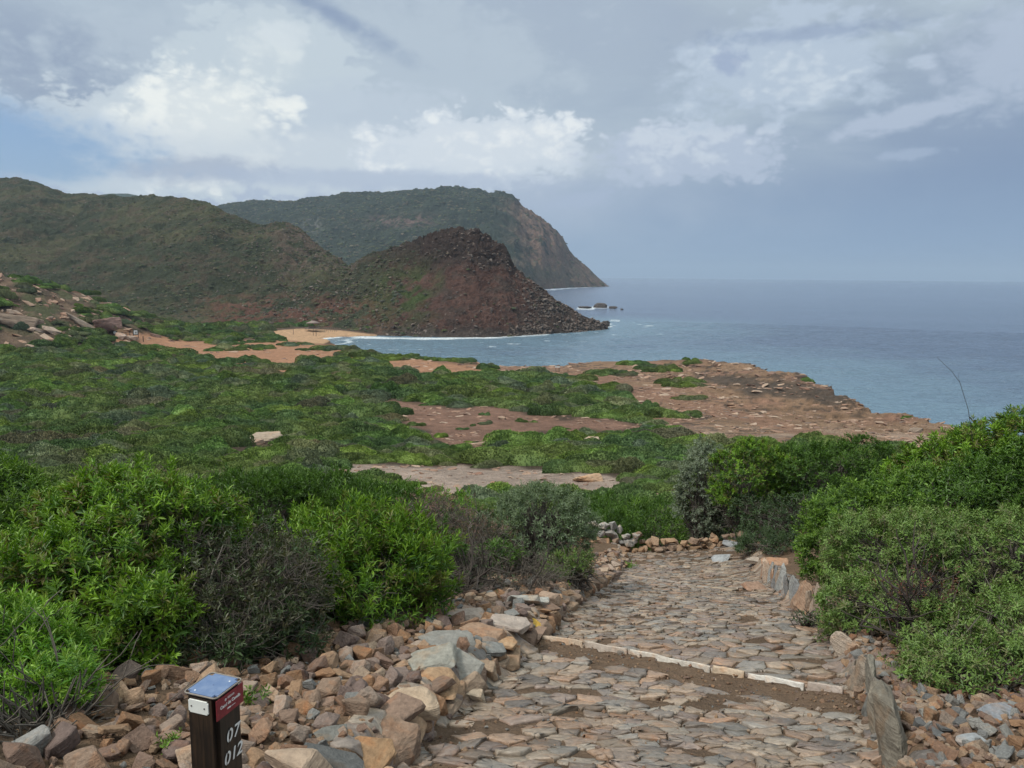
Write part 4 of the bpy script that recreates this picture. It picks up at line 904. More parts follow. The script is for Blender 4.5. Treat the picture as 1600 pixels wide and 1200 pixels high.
# loose rubble: the 230 largest are single stones, the rest one mass
RUB_L = [(-20, 1330), (120, 1205), (235, 1085), (380, 1035), (520, 1000), (640, 975), (690, 945), (800, 915), (900, 888), (985, 874), (910, 942), (850, 1005), (725, 1100), (640, 1200), (600, 1330)]
RUB_R = [(1345, 1105), (1300, 1010), (1215, 930), (1290, 950), (1420, 1010), (1520, 1040), (1620, 1040), (1760, 1200), (1700, 1330), (1400, 1330)]
def rub_pts(poly, n, smin, smax, seed):
    rg = np.random.default_rng(seed); poly = np.array(poly, float); out = []; w = on_base(poly[:, 0], poly[:, 1])[:, :2]; lo, hi = w.min(0), w.max(0)
    for s in np.sort(rg.uniform(0, 1, n) ** 2.2)[::-1] * (smax - smin) + smin:
        for _ in range(8):
            q = rg.uniform(lo, hi)
            if sdist(q[None], w)[0] > 0 and all((q[0] - a) ** 2 + (q[1] - b) ** 2 > (r + s * .30) ** 2 for a, b, r in occ):
                out.append((q[0], q[1], s)); occ.append((q[0], q[1], s * .30)); break
    return out
rl = rub_pts(RUB_L, 2300, .03, .118, 1); rr = rub_pts(RUB_R, 1900, .018, .07, 2)
def place_rub(lst, keep, label, group, pal):
    d = lambda s: s[2] / np.hypot(np.hypot(s[0], s[1]), 2)
    vis = sorted(lst, key=d, reverse=True); rest = []
    for i, (x, y, s) in enumerate(vis):
        c = pal[rng.integers(len(pal))]; me = (CH * 2 + SL)[rng.integers(len(CH) * 2 + len(SL))]; z = G(x, y) + s * rng.uniform(.12, .38); rot = (rng.normal(0, .35), rng.normal(0, .35), rng.uniform(0, 6.28))
        if len([1]) and i < keep: stone('rubble_stone', me, (x, y, z), s * 1.25, rot, c, label, group)
        else: rest.append(((x, y, z), rot, s * 1.25))
    return rest
R1 = place_rub(rl, 210, 'angular brown stone in the loose rubble bank between the bushes and the left kerb', 'loose rubble left of the path', TAN + BRN + TAN + GREYS[:1] + BRN)
R2 = place_rub(rr, 80, 'small broken stone in the loose rubble right of the upright kerb', 'loose rubble right of the path', [tuple(v * .82 for v in c) for c in TAN + GREYS + BRN])
# the finer remainder
def rub_variants(i):
    me = CH[i % 14].copy(); me.materials.clear(); m = M_ROCK.copy(); c = (TAN + BRN + GREYS[:2])[i % 14]
    for n in m.node_tree.nodes:
        if n.type == 'OBJECT_INFO':
            for l in list(n.outputs['Color'].links): s_ = l.to_socket; m.node_tree.links.remove(l); s_.default_value = (*c, 1)
    me.materials.append(m); return me
RUBC = proto_coll('small_stone', [rub_variants(i) for i in range(14)], M_ROCK)
small = R1 + R2
for _ in range(5200):
    poly = RUB_L if rng.random() < .5 else RUB_R
    w = RUBW[id(poly)] if 'RUBW' in globals() and id(poly) in RUBW else None
    if w is None:
        if 'RUBW' not in globals(): RUBW = {}
        w = RUBW[id(poly)] = on_base(*np.array(poly, float).T)[:, :2]
    q = rng.uniform(w.min(0), w.max(0)); s = rng.uniform(.015, .06)
    small.append(((q[0], q[1], None), (rng.normal(0, .5), rng.normal(0, .5), rng.uniform(0, 6.28)), s, poly is RUB_L))
for _ in range(9000):
    y_ = 1.4 + 11.5 * rng.random() ** 1.6; x_ = rng.uniform(float(xl(y_)), float(xr(y_))); edge = min(x_ - float(xl(y_)), float(xr(y_)) - x_)
    if rng.random() < .25 + .75 * math.exp(-edge / .12) or -.3 < float(step_side(x_, y_)) < 0: small.append(((x_, y_, G(x_, y_) + .004), (rng.normal(0, .5), rng.normal(0, .5), rng.uniform(0, 6.28)), rng.uniform(.006, .022) if rng.random() < .9 else rng.uniform(.02, .04), False))
for _ in range(5000):
    y_ = 1.8 + 6 * rng.random(); x_ = float(xl(y_)) - rng.uniform(.2, 3.0); small.append(((x_, y_, G(x_, y_) + .003), (rng.normal(0, .5), rng.normal(0, .5), rng.uniform(0, 6.28)), rng.uniform(.008, .03), False))
NGRIT = 0
qs = np.array([s[0][:2] for s in small], float); gz = ground(qs[:, 0], qs[:, 1]); ok = np.ones(len(small), bool)
wl = on_base(*np.array(RUB_L, float).T)[:, :2]; wr = on_base(*np.array(RUB_R, float).T)[:, :2]; inl = sdist(qs, wl); inr = sdist(qs, wr)
ok = (inl > -.25 * rng.random(len(qs))) | (inr > -.25 * rng.random(len(qs))); ok &= (xl(qs[:, 1]) > qs[:, 0] - .03) | (xr(qs[:, 1]) < qs[:, 0] - .03); ok |= np.array([s[0][2] is not None for s in small])
P = np.array([(s[0][0], s[0][1], s[0][2] if s[0][2] is not None else g + s[2] * .2) for s, g in zip(small, gz)])
scatter('gravel', P[ok], np.array([s[1] for s in small])[ok], np.array([[s[2]] * 3 for s in small])[ok], rng.integers(0, 14, len(small))[ok], RUBC, kind='stuff', label='small broken brown and grey stones filling the ground beside the path')

# ---------------------------------------------------------------- paved path
def clip(poly, n, c):
    out = []; m = len(poly)
    for i in range(m):
        a, b_ = poly[i], poly[(i + 1) % m]; da = a @ n - c; db = b_ @ n - c
        if da <= 0: out.append(a)
        if da * db < 0: out.append(a + (b_ - a) * (da / (da - db)))
    return out
def build_path():
    rg = np.random.default_rng(42); pts = []; cell = {}
    tries = 0
    while tries < 26000:
        tries += 1; y = 1.3 + 11.9 * rg.random(); x = rg.uniform(-1.6, 3.6)
        if not (xl(y) - .05 < x < xr(y) + .08): continue
        n_ = .5 + .5 * vnoise(np.array([[x * 1.3, y * 1.3, 0]]), 5)[0]
        d = (.045 + .14 * n_ * rg.random() ** 1.6 + .02 * rg.random()); ay = 1.2
        gx, gy = int(x / .16), int(y * ay / .16)
        if any((x - q[0]) ** 2 + ((y - q[1]) * ay) ** 2 < max(d, q[2]) ** 2 for i in range(-1, 2) for j in range(-1, 2) for q in cell.get((gx + i, gy + j), ())): continue
        pts.append((x, y, d)); cell.setdefault((gx, gy), []).append((x, y, d))
    A_ = np.array(pts); wp = np.c_[A_[:, 0] * 1.7, A_[:, 1] * 1.7]; Sx = A_[:, :2] * [1, 1.2] + np.c_[fbm(wp, 2, 1), fbm(wp, 2, 2)] * .0; V, T, C = [], [], []; off = 0
    pal = np.array([(.27, .21, .165), (.30, .24, .19), (.235, .19, .16), (.28, .245, .21), (.225, .21, .195), (.32, .27, .225), (.225, .18, .16), (.19, .165, .15), (.28, .20, .15)])
    for i in range(len(A_)):
        x, y, d = A_[i]
        s = step_side(x, y)
        if -.27 < s < .03 and rg.random() < .985: continue
        if rg.random() < .06 or y > 11.2 and rg.random() < .5: continue
        if vnoise(np.array([[x * 3.1, y * 3.1, 3]]), 8)[0] > .68 and rg.random() < .6: continue
        dd = ((Sx - Sx[i]) ** 2).sum(1); nb = np.argsort(dd)[1:16]; p = Sx[i]; poly = [p + np.array(q) * .17 for q in ((-1, -1), (1, -1), (1, 1), (-1, 1))]
        for j in nb:
            n = Sx[j] - p; poly = clip(poly, n, n @ (p + n * .5))
            if len(poly) < 3: break
        if len(poly) < 3: continue
        q = np.array(poly) / [1, 1.2]; c = q.mean(0); q = c + (q - c) * rg.uniform(.9, .985)
        q = np.vstack([[a * .93 + b_ * .07, a * .07 + b_ * .93] for a, b_ in zip(q, np.roll(q, -1, 0))]); q = q + rg.normal(0, .0065, q.shape)
        q = np.vstack([[a, (a + b_) / 2 + rg.normal(0, .002, 2)] for a, b_ in zip(q, np.roll(q, -1, 0))])
        m = len(q); h = rg.uniform(.003, .016) + (.012 if rg.random() < .06 else 0); tl = rg.normal(0, .045, 2); sz = np.sqrt(np.abs(q - c).max())
        rings = [(1.02, -.04), (1.0, h * .45), (.965, h * .96), (.6, h * 1.02), (.0, h)]
        col = pal[rg.integers(9)] * rg.uniform(.62, 1.12) * np.array([1.0, .945, .88])
        for f, zz in rings[:4]:
            r = c + (q - c) * f; V.append(np.c_[r, zz + (r - c) @ tl + (rg.normal(0, .0018, m) if f < 1.01 else 0)])
        V.append(np.array([[c[0], c[1], h + rg.normal(0, .002)]])); k = np.arange(m); k2 = (k + 1) % m
        for a in range(3):
            b0 = off + a * m; T.append(np.c_[b0 + k, b0 + k2, b0 + m + k2]); T.append(np.c_[b0 + k, b0 + m + k2, b0 + m + k])
        T.append(np.c_[off + 3 * m + k, off + 3 * m + k2, np.full(m, off + 4 * m)]); off += 4 * m + 1
        C.append(np.tile(col, (4 * m + 1, 1)))
    V = np.vstack(V); V[:, 2] += ground(V[:, 0], V[:, 1]); me = mesh_np('path', V, T=np.vstack(T), col=np.vstack(C))
    link('path', me, M_ROCKCOL, kind='structure'); print('cobbles', len(C))
build_path()
# step: light edging stones standing proud of the dirt
def slabs(a, b, cuts, label, w=.05, h=.10, lift=.035, dark=0):
    a, b = np.array(a), np.array(b); root = link('stone_step', None, loc=(a[0], a[1], G(a[0], a[1])), label=label, category='step'); L = np.linalg.norm((b - a)[:2]); d = (b - a)[:2] / L; nrm2 = np.array([-d[1], d[0]])
    for i, (u0, u1) in enumerate(zip(cuts[:-1], cuts[1:])):
        n = 14; us = np.linspace(u0 + .006, u1 - .004, n) * L; wob = fbm(np.c_[us * 9, np.full(n, i * 3.)], 3, i) * .012; rows = []
        for s_, (o1, z1) in enumerate([(-.5, -h), (-.5, lift * .8), (-.38, lift), (.38, lift * .95), (.5, lift * .7), (.5, -h)]):
            P_ = a[:2] + d * us[:, None] + nrm2 * (o1 * w * (1 + .25 * math.sin(i * 5)) + wob)[:, None]; z = ground(P_[:, 0], P_[:, 1]) * .4 + np.linspace(G(*P_[0]), G(*P_[-1]), n) * .6
            if s_ in (1, 2, 3, 4): z = z + fbm(np.c_[us * 14, np.full(n, s_ + i * 7.)], 3, 9) * .006 + .006 * math.sin(i * 9)
            rows.append(np.c_[P_, z + z1])
        V = np.vstack(rows); Q = grid_faces(6, n); T = []
        for e in (0, n - 1):
            ids = [r_ * n + e for r_ in range(6)]; T += [(ids[0], ids[k_], ids[k_ + 1]) for k_ in range(1, 5)]
        c0 = np.array([(.42, .33, .25), (.40, .34, .29), (.46, .42, .37), (.42, .33, .24), (.48, .45, .41), (.33, .27, .23), (.5, .48, .45)][i % 7]) * (1 - dark)
        link('edging_slab', mesh_np('edging_slab', V - np.array(root.location), Q, T, col=np.tile(c0, (len(V), 1))), M_ROCKCOL, root)
slabs(STEP1[0], STEP1[1], [0, .185, .35, .63, .735, .9, 1.0], 'line of pale thin edging slabs forming a step across the near part of the path')
s2 = on_base([985, 1150], [901, 924]); slabs(s2[0], s2[1], [0, .3, .55, .8, 1.], 'line of worn grey edging slabs forming a step across the far part of the path', .09, .1, .02, .25)

# ---------------------------------------------------------------- marker post
def build_post():
    zt = 24 - 1.05859; cx, cy = -.76672, 1.86128; yaw = -.32862; gz = G(cx, cy)
    root = link('marker_post', None, loc=(cx, cy, gz), rot=(0, 0, yaw), label='black square wooden marker post with white numbers and a red plaque standing in the rubble', category='marker post')
    H_ = zt - gz; wx, wy = .05, .0524
    def rbox(name, x0, x1, y0, y1, z0, z1, r, mat, par, wob=0):
        bm = bmesh.new(); bmesh.ops.create_cube(bm, size=1.0)
        for v in bm.verts: v.co = Vector((x0 + (v.co.x + .5) * (x1 - x0), y0 + (v.co.y + .5) * (y1 - y0), z0 + (v.co.z + .5) * (z1 - z0)))
        es = [e for e in bm.edges if abs((e.verts[0].co - e.verts[1].co).z) > 1e-4 or max(e.verts[0].co.z, e.verts[1].co.z) > z0 + 1e-4] if r > 0 else []
        vert = [e for e in bm.edges if abs((e.verts[0].co - e.verts[1].co).z) > 1e-5 and abs((e.verts[0].co - e.verts[1].co).x) < 1e-5 and abs((e.verts[0].co - e.verts[1].co).y) < 1e-5]
        bmesh.ops.bevel(bm, geom=vert, offset=r, segments=4, affect='EDGES')
        tope = [e for e in bm.edges if all(abs(v.co.z - z1) < 1e-5 for v in e.verts)]; bmesh.ops.bevel(bm, geom=tope, offset=min(r * .3, .002), segments=2, affect='EDGES')
        me = bpy.data.meshes.new(name); bm.to_mesh(me); bm.free(); return link(name, me, mat, par)
    m, t, p, o = new_mat('black_stained_wood'); tc = t.node('ShaderNodeTexCoord').outputs['Object']; n = t.noise(t.vm('MULTIPLY', tc, (90., 90., 5.)), 1., 6, .65); n2 = t.noise(tc, 14, 4, .6)
    c = t.mix(t.ramp(t.m('ADD', n, t.m('MULTIPLY', n2, .4)), .58, .85), (.008, .0065, .0055), (.034, .021, .013)); t.put(p.inputs['Base Color'], c); t.put(p.inputs['Roughness'], .42); bump(t, p, n, .35, .003)
    rbox('post', -wx + .0015, wx - .0015, -wy + .0015, wy - .0015, -.15, H_ - .0065, .013, m, root)
    mc, t, p, o = new_mat('weathered_metal'); tc = t.node('ShaderNodeTexCoord').outputs['Object']; n = t.noise(tc, 40, 6, .65)
    t.put(p.inputs['Base Color'], t.mix(t.ramp(n, .35, .7), (.13, .20, .36), (.20, .27, .42))); t.put(p.inputs['Roughness'], .38); p.inputs['Metallic'].default_value = .35; bump(t, p, n, .1, .001)
    cap = rbox('cap', -wx + .002, wx - .002, -wy + .002, wy - .002, H_ - .002, H_ + .001, .011, mc, root)
    rim = mat_plain('worn_rim', (.22, .19, .16), .7, 120, .4, .5)
    pts = []; 
    for sx, sy, a0 in ((1, -1, -90), (1, 1, 0), (-1, 1, 90), (-1, -1, 180)):
        for a in range(0, 91, 15): th = R(a0 + a); pts.append(((wx - .011) * sx + .011 * math.cos(th), (wy - .011) * sy + .011 * math.sin(th), H_ - .0005))
    pts.append(pts[0]); pts = np.array(pts); V, Q = tubes([(pts, np.full(len(pts), .0022))], 6); link('cap_rim', mesh_np('cap_rim', V, Q, smooth=True), rim, cap)
    wht = mat_plain('screw_white', (.7, .72, .74), .4, 50, .1, .1)
    def screw(x, y, z, axis, r, mat, par, name='screw'):
        bm = bmesh.new(); bmesh.ops.create_cone(bm, cap_ends=True, segments=14, radius1=r, radius2=r * .75, depth=.0016)
        me = bpy.data.meshes.new(name); bm.to_mesh(me); bm.free(); link(name, me, mat, par, loc=(x, y, z), rot=axis)
    screw(-.026, -.037, H_ + .0015, (0, 0, 0), .0026, wht, cap); screw(.028, .028, H_ + .0015, (0, 0, 0), .0026, wht, cap); screw(.0, .0, H_ + .0015, (0, 0, 0), .002, mc, cap)
    # white reflector plate on the left visible face (-Y side)
    wm = mat_plain('white_enamel', (.72, .73, .68), .35, 25, .12, .1)
    bm = bmesh.new(); bmesh.ops.create_cube(bm, size=1.0)
    for v in bm.verts: v.co = Vector((v.co.x * .062, v.co.y * .0035, v.co.z * .036))
    bmesh.ops.bevel(bm, geom=[e for e in bm.edges if abs((e.verts[0].co - e.verts[1].co).y) > 1e-4], offset=.004, segments=3, affect='EDGES')
    bmesh.ops.bevel(bm, geom=[e for e in bm.edges if all(v.co.y < -.001 for v in e.verts)], offset=.0008, segments=1, affect='EDGES')
    me = bpy.data.meshes.new('reflector_plate'); bm.to_mesh(me); bm.free(); pl = link('reflector_plate', me, wm, root, loc=(-.004, -wy + .0005, H_ - .032))
    gm = mat_plain('screw_grey', (.12, .11, .10), .5, 50, .1, .1); screw(-.021, -.0022, .0, (R(90), 0, 0), .0026, gm, pl); screw(.019, -.0022, -.001, (R(90), 0, 0), .0026, gm, pl)
    # red plaque on the right face (+X side)
    rm, t, p, o = new_mat('red_plaque'); tc = t.node('ShaderNodeTexCoord').outputs['Object']; n = t.noise(tc, 60, 6, .7)
    t.put(p.inputs['Base Color'], t.mix(t.ramp(n, .35, .7), (.16, .012, .02), (.26, .03, .04))); t.put(p.inputs['Roughness'], .45); bump(t, p, n, .15, .001)
    pq = rbox('plaque', wx - .001, wx + .001, -wy + .001, wy - .001, H_ - .062, H_ - .008, .0002, rm, root)
    wt = mat_plain('white_paint', (.70, .70, .68), .5, 90, .15, .2)
    def text(name, s, size, y, z, par, shear=0., off=.0018, bold=0., slit=False):
        cu = bpy.data.curves.new(name, 'FONT'); cu.body = s; cu.size = size; cu.extrude = .0003; cu.shear = shear; cu.offset = bold; cu.align_x = 'CENTER'; cu.align_y = 'CENTER'
        ob = bpy.data.objects.new(name, cu); COL.objects.link(ob); bpy.context.view_layer.update(); me = bpy.data.meshes.new_from_object(ob.evaluated_get(bpy.context.evaluated_depsgraph_get())); me.name = name; bpy.data.objects.remove(ob)
        me.materials.clear(); return link(name, me, wt, par, loc=(wx + off, y, z), rot=(R(90), 0, R(90)))
    text('plaque_lettering', 'Camí de Cavalls', .0118, .0, H_ - .034, pq, 0., .0014, .0003)
    # small emblem and fine line above, white tag and fine line below
    vs, qs_ = [], []
    def bar(y0, y1, z0, z1):
        i = len(vs); xx = wx + .0016; vs.extend([(xx, y0, z0), (xx, y1, z0), (xx, y1, z1), (xx, y0, z1), (xx - .0008, y0, z0), (xx - .0008, y1, z0), (xx - .0008, y1, z1), (xx - .0008, y0, z1)])
        qs_.extend([(i, i + 1, i + 2, i + 3), (i, i + 4, i + 5, i + 1), (i + 3, i + 2, i + 6, i + 7), (i, i + 3, i + 7, i + 4), (i + 1, i + 5, i + 6, i + 2)])
    for k_ in range(7):
        a = k_ / 7 * 6.28; y_, z_ = -.017 + .003 * math.cos(a), H_ - .0205 + .003 * math.sin(a); bar(y_ - .0006, y_ + .0006, z_ - .0006, z_ + .0006)
    bar(-.0176, -.0164, H_ - .0235, H_ - .0175); bar(-.020, -.014, H_ - .021, H_ - .02)
    for j in (0, 1):
        for k_ in range(8): bar(-.009 + k_ * .0032, -.0068 + k_ * .0032, H_ - .0185 - j * .003, H_ - .0173 - j * .003)
    bar(-.012, .001, H_ - .050, H_ - .0462)
    for k_ in range(5): bar(.004 + k_ * .003, .006 + k_ * .003, H_ - .0492, H_ - .0476)
    link('plaque_emblem', mesh_np('plaque_emblem', vs, qs_), wt, pq)
    def numerals(s, y0, z, sz):
        for ch, dy in s:
            ob = text('numeral', ch, sz, y0 + dy, z, root, .22, .0004 - .0015 + .0012, .0006)
            if ch == '0':   # stencil bridge: a slit of bare black wood
                bm = bmesh.new(); bmesh.ops.create_cube(bm, size=1.0)
                for v in bm.verts: v.co = Vector((v.co.x * .0012, v.co.y * .0016 + v.co.z * .006, v.co.z * sz * .95))
                me = bpy.data.meshes.new('stencil_gap'); bm.to_mesh(me); bm.free(); link('stencil_gap', me, m, root, loc=(wx + .0006, y0 + dy + .0002, z))
    numerals([('0', -.009), ('7', .018)], .0, H_ - .127, .047)
    numerals([('0', -.021), ('1', .004), ('2', .027)], .0, H_ - .184, .047)
build_post()

# ---------------------------------------------------------------- cushion scrub of the heath
def cushion(name, seed, cols, wx=1.0, wy=.8, wz=.34, n=5200, leaf=.055, dead=False):
    rg = np.random.default_rng(seed); nl = rg.integers(4, 8)
    lobes = [(np.array([rg.normal(0, .42 * wx), rg.normal(0, .38 * wy), rg.uniform(-.02, .06)]), np.array([rg.uniform(.35, .62) * wx, rg.uniform(.3, .55) * wy, rg.uniform(.6, 1.1) * wz])) for _ in range(nl)]
    lobes.append((np.array([0, 0, 0.]), np.array([.8 * wx, .7 * wy, .8 * wz]))); Vs, Ts, Cs, off = [], [], [], 0
    P, N_ = [], []
    for i, (c, r) in enumerate(lobes):
        d = nrm(rg.normal(size=(int(n / len(lobes) * 2), 3))); d = d[d[:, 2] > -.1]; q = c + d * r * (1 + .13 * fbm(c + d * r * 5, 3, seed + i))[:, None] * rg.uniform(.93, 1.02, len(d))[:, None]
        k = np.ones(len(q), bool)
        for j, (c2, r2) in enumerate(lobes):
            if j != i: k &= (((q - c2) / (r2 * .93)) ** 2).sum(1) > 1
        P.append(q[k]); N_.append(nrm(d / r)[k])
    P = np.vstack(P); N_ = np.vstack(N_); D = nrm(N_ * .55 + [0, 0, .45] + rg.normal(0, .3, N_.shape)); m = len(P)
    side = nrm(np.cross(D, rg.normal(size=D.shape))); L = leaf * rg.uniform(.6, 1.5, m)[:, None]; W_ = L * .42
    V = np.stack([P - D * L * .2, P + D * L * .45 + side * W_, P + D * L, P + D * L * .4 - side * W_], 1).reshape(-1, 3)
    Q = np.arange(m * 4).reshape(-1, 4); c_ = np.asarray(cols)[rg.integers(0, len(cols), m)] * (1 + .5 * fbm(P * 2.6, 2, seed + 3)[:, None]) * rg.uniform(.65, 1.35, (m, 1)); C = np.repeat(c_, 4, 0)
    # inner body
    th, ph = np.meshgrid(np.linspace(0, 2 * math.pi, 13), np.linspace(0, math.pi / 2 + .2, 6)); bv, bq, bc, off = [], [], [], len(V)
    for i, (c, r) in enumerate(lobes):
        q = np.stack([np.cos(th) * np.sin(ph), np.sin(th) * np.sin(ph), np.cos(ph)], -1).reshape(-1, 3) * r * .9 + c; bv.append(q); bq.append(grid_faces(6, 13) + off); off += len(q)
        bc.append(np.tile(np.mean(cols, 0) * .9, (len(q), 1)))
    return mesh_np(name, np.vstack([V] + bv), np.vstack([Q] + bq), col=np.clip(np.vstack([C] + bc), .004, 1))
G1 = [(.085, .128, .045), (.07, .108, .038), (.10, .15, .052)]; G2 = [(.10, .16, .042), (.085, .135, .038), (.12, .185, .05)]
G3 = [(.10, .125, .072), (.125, .15, .09), (.09, .11, .065)]; G4 = [(.10, .105, .068), (.12, .12, .08), (.085, .088, .06)]; G5 = [(.072, .11, .04), (.088, .13, .046)]
KINDS_ = [('green', G1), ('green', G5), ('bright', G2), ('grey', G3), ('dry', G4), ('green', G1), ('bright', G2), ('green', G5), ('grey', G3)]
CUS = []
for i, (kn, cl) in enumerate(KINDS_): CUS.append((kn, cushion('cushion', 600 + i, cl, 1., random.uniform(.7, .95), random.uniform(.38, .52), 8500, .042)))
for kn, me in CUS: me.materials.append(M_SCRUB)
rg = np.random.default_rng(77)
def scrub_points():
    out = []; cell = {}; cs = 4.0
    N_ = 42000; u = rg.random(N_); Y_ = np.exp(np.log(14.5) + u * (np.log(330) - np.log(14.5))); az_ = np.radians(rg.uniform(-42, 42, N_)); X_ = Y_ * np.tan(az_)
    P = np.c_[X_, Y_]; Z_ = ground(X_, Y_); px, py = proj(np.c_[X_, Y_, Z_]); sd = sdist(P, COAST)
    nd = fbm(np.c_[px / 40, py / 14], 3, 62) * 10
    bare = (inpoly(px, py - 7, BARE_ROCK) + nd * .8 > -4) | (inpoly(px, py - 4, GULLY) + nd > -3) | (inpoly(px, py, BARE_ROCK) + nd * .8 > -3) | (inpoly(px, py, GULLY) + nd > -3)
    for bx_, by_, bw_ in ((415, 689, 60), (369, 696, 26), (748, 699, 30), (918, 750, 46), (925, 691, 26), (444, 669, 20), (620, 665, 22), (1048, 795, 50)): bare |= (np.abs(px - bx_) < bw_ * .6) & (py > by_ - 3) & (py < by_ + 15)
    sand = inpoly(px, py, SAND) + nd * .6 > -2; head = inpoly(px, py, HEAD) + nd > -2
    tuft = fbm(P / 11., 2, 66)
    okk = (sd > 1.2) & ~bare & ~((sand | head) & (tuft < np.where(px < 640, .02, np.where(px < 1090, .22, .7))))
    okk &= ~((inpoly(px, py, BEACH) > -4)) & ~((X_ < ROCKX - 6) & (Y_ > 185) & (tuft < .02)) & (sd > 0) & ~((np.abs(px - 198) < 30) & (py > 514) & (py < 537)) & ~((px > 1000) & (Y_ < 19))
    okk |= (bare & (rg.random(N_) < .014))
    size = rg.random(N_); kn = fbm(P / 13., 3, 67)
    # in view of the path's own corridor there is no heath shrub nearer than the bushes
    for i in np.where(okk)[0]:
        x, y = P[i]; iso = bare[i] or sand[i] or head[i]; s = (.55 + .9 * size[i] ** 1.5) * np.interp(y, [14, 30, 60, 120, 250], [.75, 1.0, 1.45, 2.1, 2.6]) * (.75 if iso else 1)
        if bare[i]: s *= .55
        gx, gy = int(x // cs), int(y // cs); hit = False
        for a in range(-1, 2):
            for b_ in range(-1, 2):
                for q in cell.get((gx + a, gy + b_), ()):
                    if (x - q[0]) ** 2 + (y - q[1]) ** 2 < (.62 * (s + q[2]) * (.90)) ** 2: hit = True; break
                if hit: break
            if hit: break
        if hit: continue
        cell.setdefault((gx, gy), []).append((x, y, s)); out.append((x, y, Z_[i], s, kn[i], iso, i))
    return out
SP = scrub_points(); print('scrub', len(SP))
vis = []
for q in SP:
    px, py = proj(np.array(q[:3])); 
    if -60 < px < 1660 and py < 900: vis.append(q)
vis.sort(key=lambda q: -q[3] / q[1]); big = set(id(q) for q in vis[:290])
LAB = {'green': ('cushion_shrub', 'low rounded mid green cushion shrub in the dense heath between the bushes and the bay'), 'bright': ('cushion_shrub', 'low rounded bright green cushion shrub in the dense heath between the bushes and the bay'),
       'grey': ('cushion_shrub', 'low dull grey green cushion shrub in the dense heath between the bushes and the bay'), 'dry': ('cushion_shrub', 'low dry brownish grey cushion shrub in the dense heath between the bushes and the bay')}
sp, sr, ss, si = [], [], [], []
for q in SP:
    x, y, z, s, kn, iso, i = q; pick = 2 if kn > .32 else (4 if kn < -.62 else None)
    if pick is None or rg.random() < .35: pick = int(rg.choice([0, 1, 5, 7, 3, 8, 2, 6, 4], p=[.17, .17, .15, .12, .12, .08, .08, .07, .04]))
    elif pick == 2: pick = int(rg.choice([2, 6]))
    hz = np.interp(y, [14, 30, 60, 120, 250], [1.1, 1.3, 1.3, 1.25, 1.2]) * (.85 if iso else 1) * rg.uniform(.75, 1.25)
    # wind leans them all one way: long axis across the slope
    rot = (rg.normal(0, .05), rg.normal(0, .05), rg.normal(.1, .45) + (math.pi if rg.random() < .5 else 0)); sc_ = (s * rg.uniform(1.15, 1.85), s * rg.uniform(.85, 1.15), s * hz)
    if id(q) in big:
        kd = CUS[pick][0]; link(LAB[kd][0], CUS[pick][1], loc=(x, y, z - .05 * s), rot=rot, scale=sc_, label=LAB[kd][1], category='shrub', group='%s cushion shrubs of the heath' % {'green': 'mid green', 'bright': 'bright green', 'grey': 'grey green', 'dry': 'dry brown'}[kd])
    else: sp.append((x, y, z - .05 * s)); sr.append(rot); ss.append(sc_); si.append(pick)
SCC = proto_coll('heath_cushion', [me for kn, me in CUS], M_SCRUB)
scatter('scrub', sp, sr, ss, si, SCC, kind='stuff', label='dense low wind shaped scrub covering the slope down to the bay')

# ---------------------------------------------------------------- scrub and rocks on the hills
def tuft(name, seed, cols, n=260):
    rg_ = np.random.default_rng(seed); d = nrm(rg_.normal(size=(n, 3))); d = d[d[:, 2] > -.2]; P = d * np.array([.5, .5, .42]) * (1 + .25 * fbm(d * 2, 3, seed))[:, None] + [0, 0, .15]
    s = nrm(np.cross(d, rg_.normal(size=d.shape))); w = np.cross(d, s); L = rg_.uniform(.06, .13, (len(d), 1)); V = np.stack([P - s * L, P - w * L, P + s * L, P + w * L], 1).reshape(-1, 3) + np.repeat(rg_.normal(0, .02, P.shape), 4, 0)
    c = np.asarray(cols)[rg_.integers(0, len(cols), len(d))] * rg_.uniform(.7, 1.3, (len(d), 1)); return mesh_np(name, V, np.arange(len(V)).reshape(-1, 4), col=np.repeat(c, 4, 0))
HT = [tuft('hill_tuft', 700 + i, cl) for i, cl in enumerate([G1, G5, G3, G4, G1, [(.06, .085, .03), (.075, .10, .035)]])]
TUFC = proto_coll('hill_tuft', HT, M_SCRUB)
HT2 = [tuft('slope_tuft', 720 + i, cl, 160) for i, cl in enumerate([[(.055, .068, .038), (.065, .078, .045)], [(.045, .06, .034)], [(.075, .073, .055)], [(.088, .08, .064)], [(.062, .078, .04)], [(.054, .062, .042)]])]
TUFC2 = proto_coll('slope_tuft', HT2, M_SCRUB)
def hill_scatter(name, hill, n, prob, smin, smax, coll, ncol, seed, label, sink=.1, flat=1.0, rr=.1):
    P, U, V, px, py = HILLV[hill]; rg_ = np.random.default_rng(seed); ids = rg_.integers(0, len(P), n * 5); pr = prob(P[ids], U[ids], V[ids], px[ids], py[ids]); keep = (rg_.random(len(ids)) < pr) & (V[ids] < 1.04); ids = ids[keep][:n]
    # even out: grid rows are denser where the slope is short, jitter between vertices
    q = P[ids] + rg_.normal(0, .5, (len(ids), 3)) * [1, 1, 0]; s = smin + (smax - smin) * rg_.random(len(ids)) ** 2; q[:, 2] -= sink * s
    rot = np.c_[rg_.normal(0, rr, len(ids)), rg_.normal(0, rr, len(ids)), rg_.uniform(0, 6.28, len(ids))]
    scatter(name, q, rot, np.c_[s * 1.1, s, s * flat], rg_.integers(0, ncol, len(ids)), coll, kind='stuff', label=label)
n3f = lambda P, s, k: fbm(P / s, 3, k)
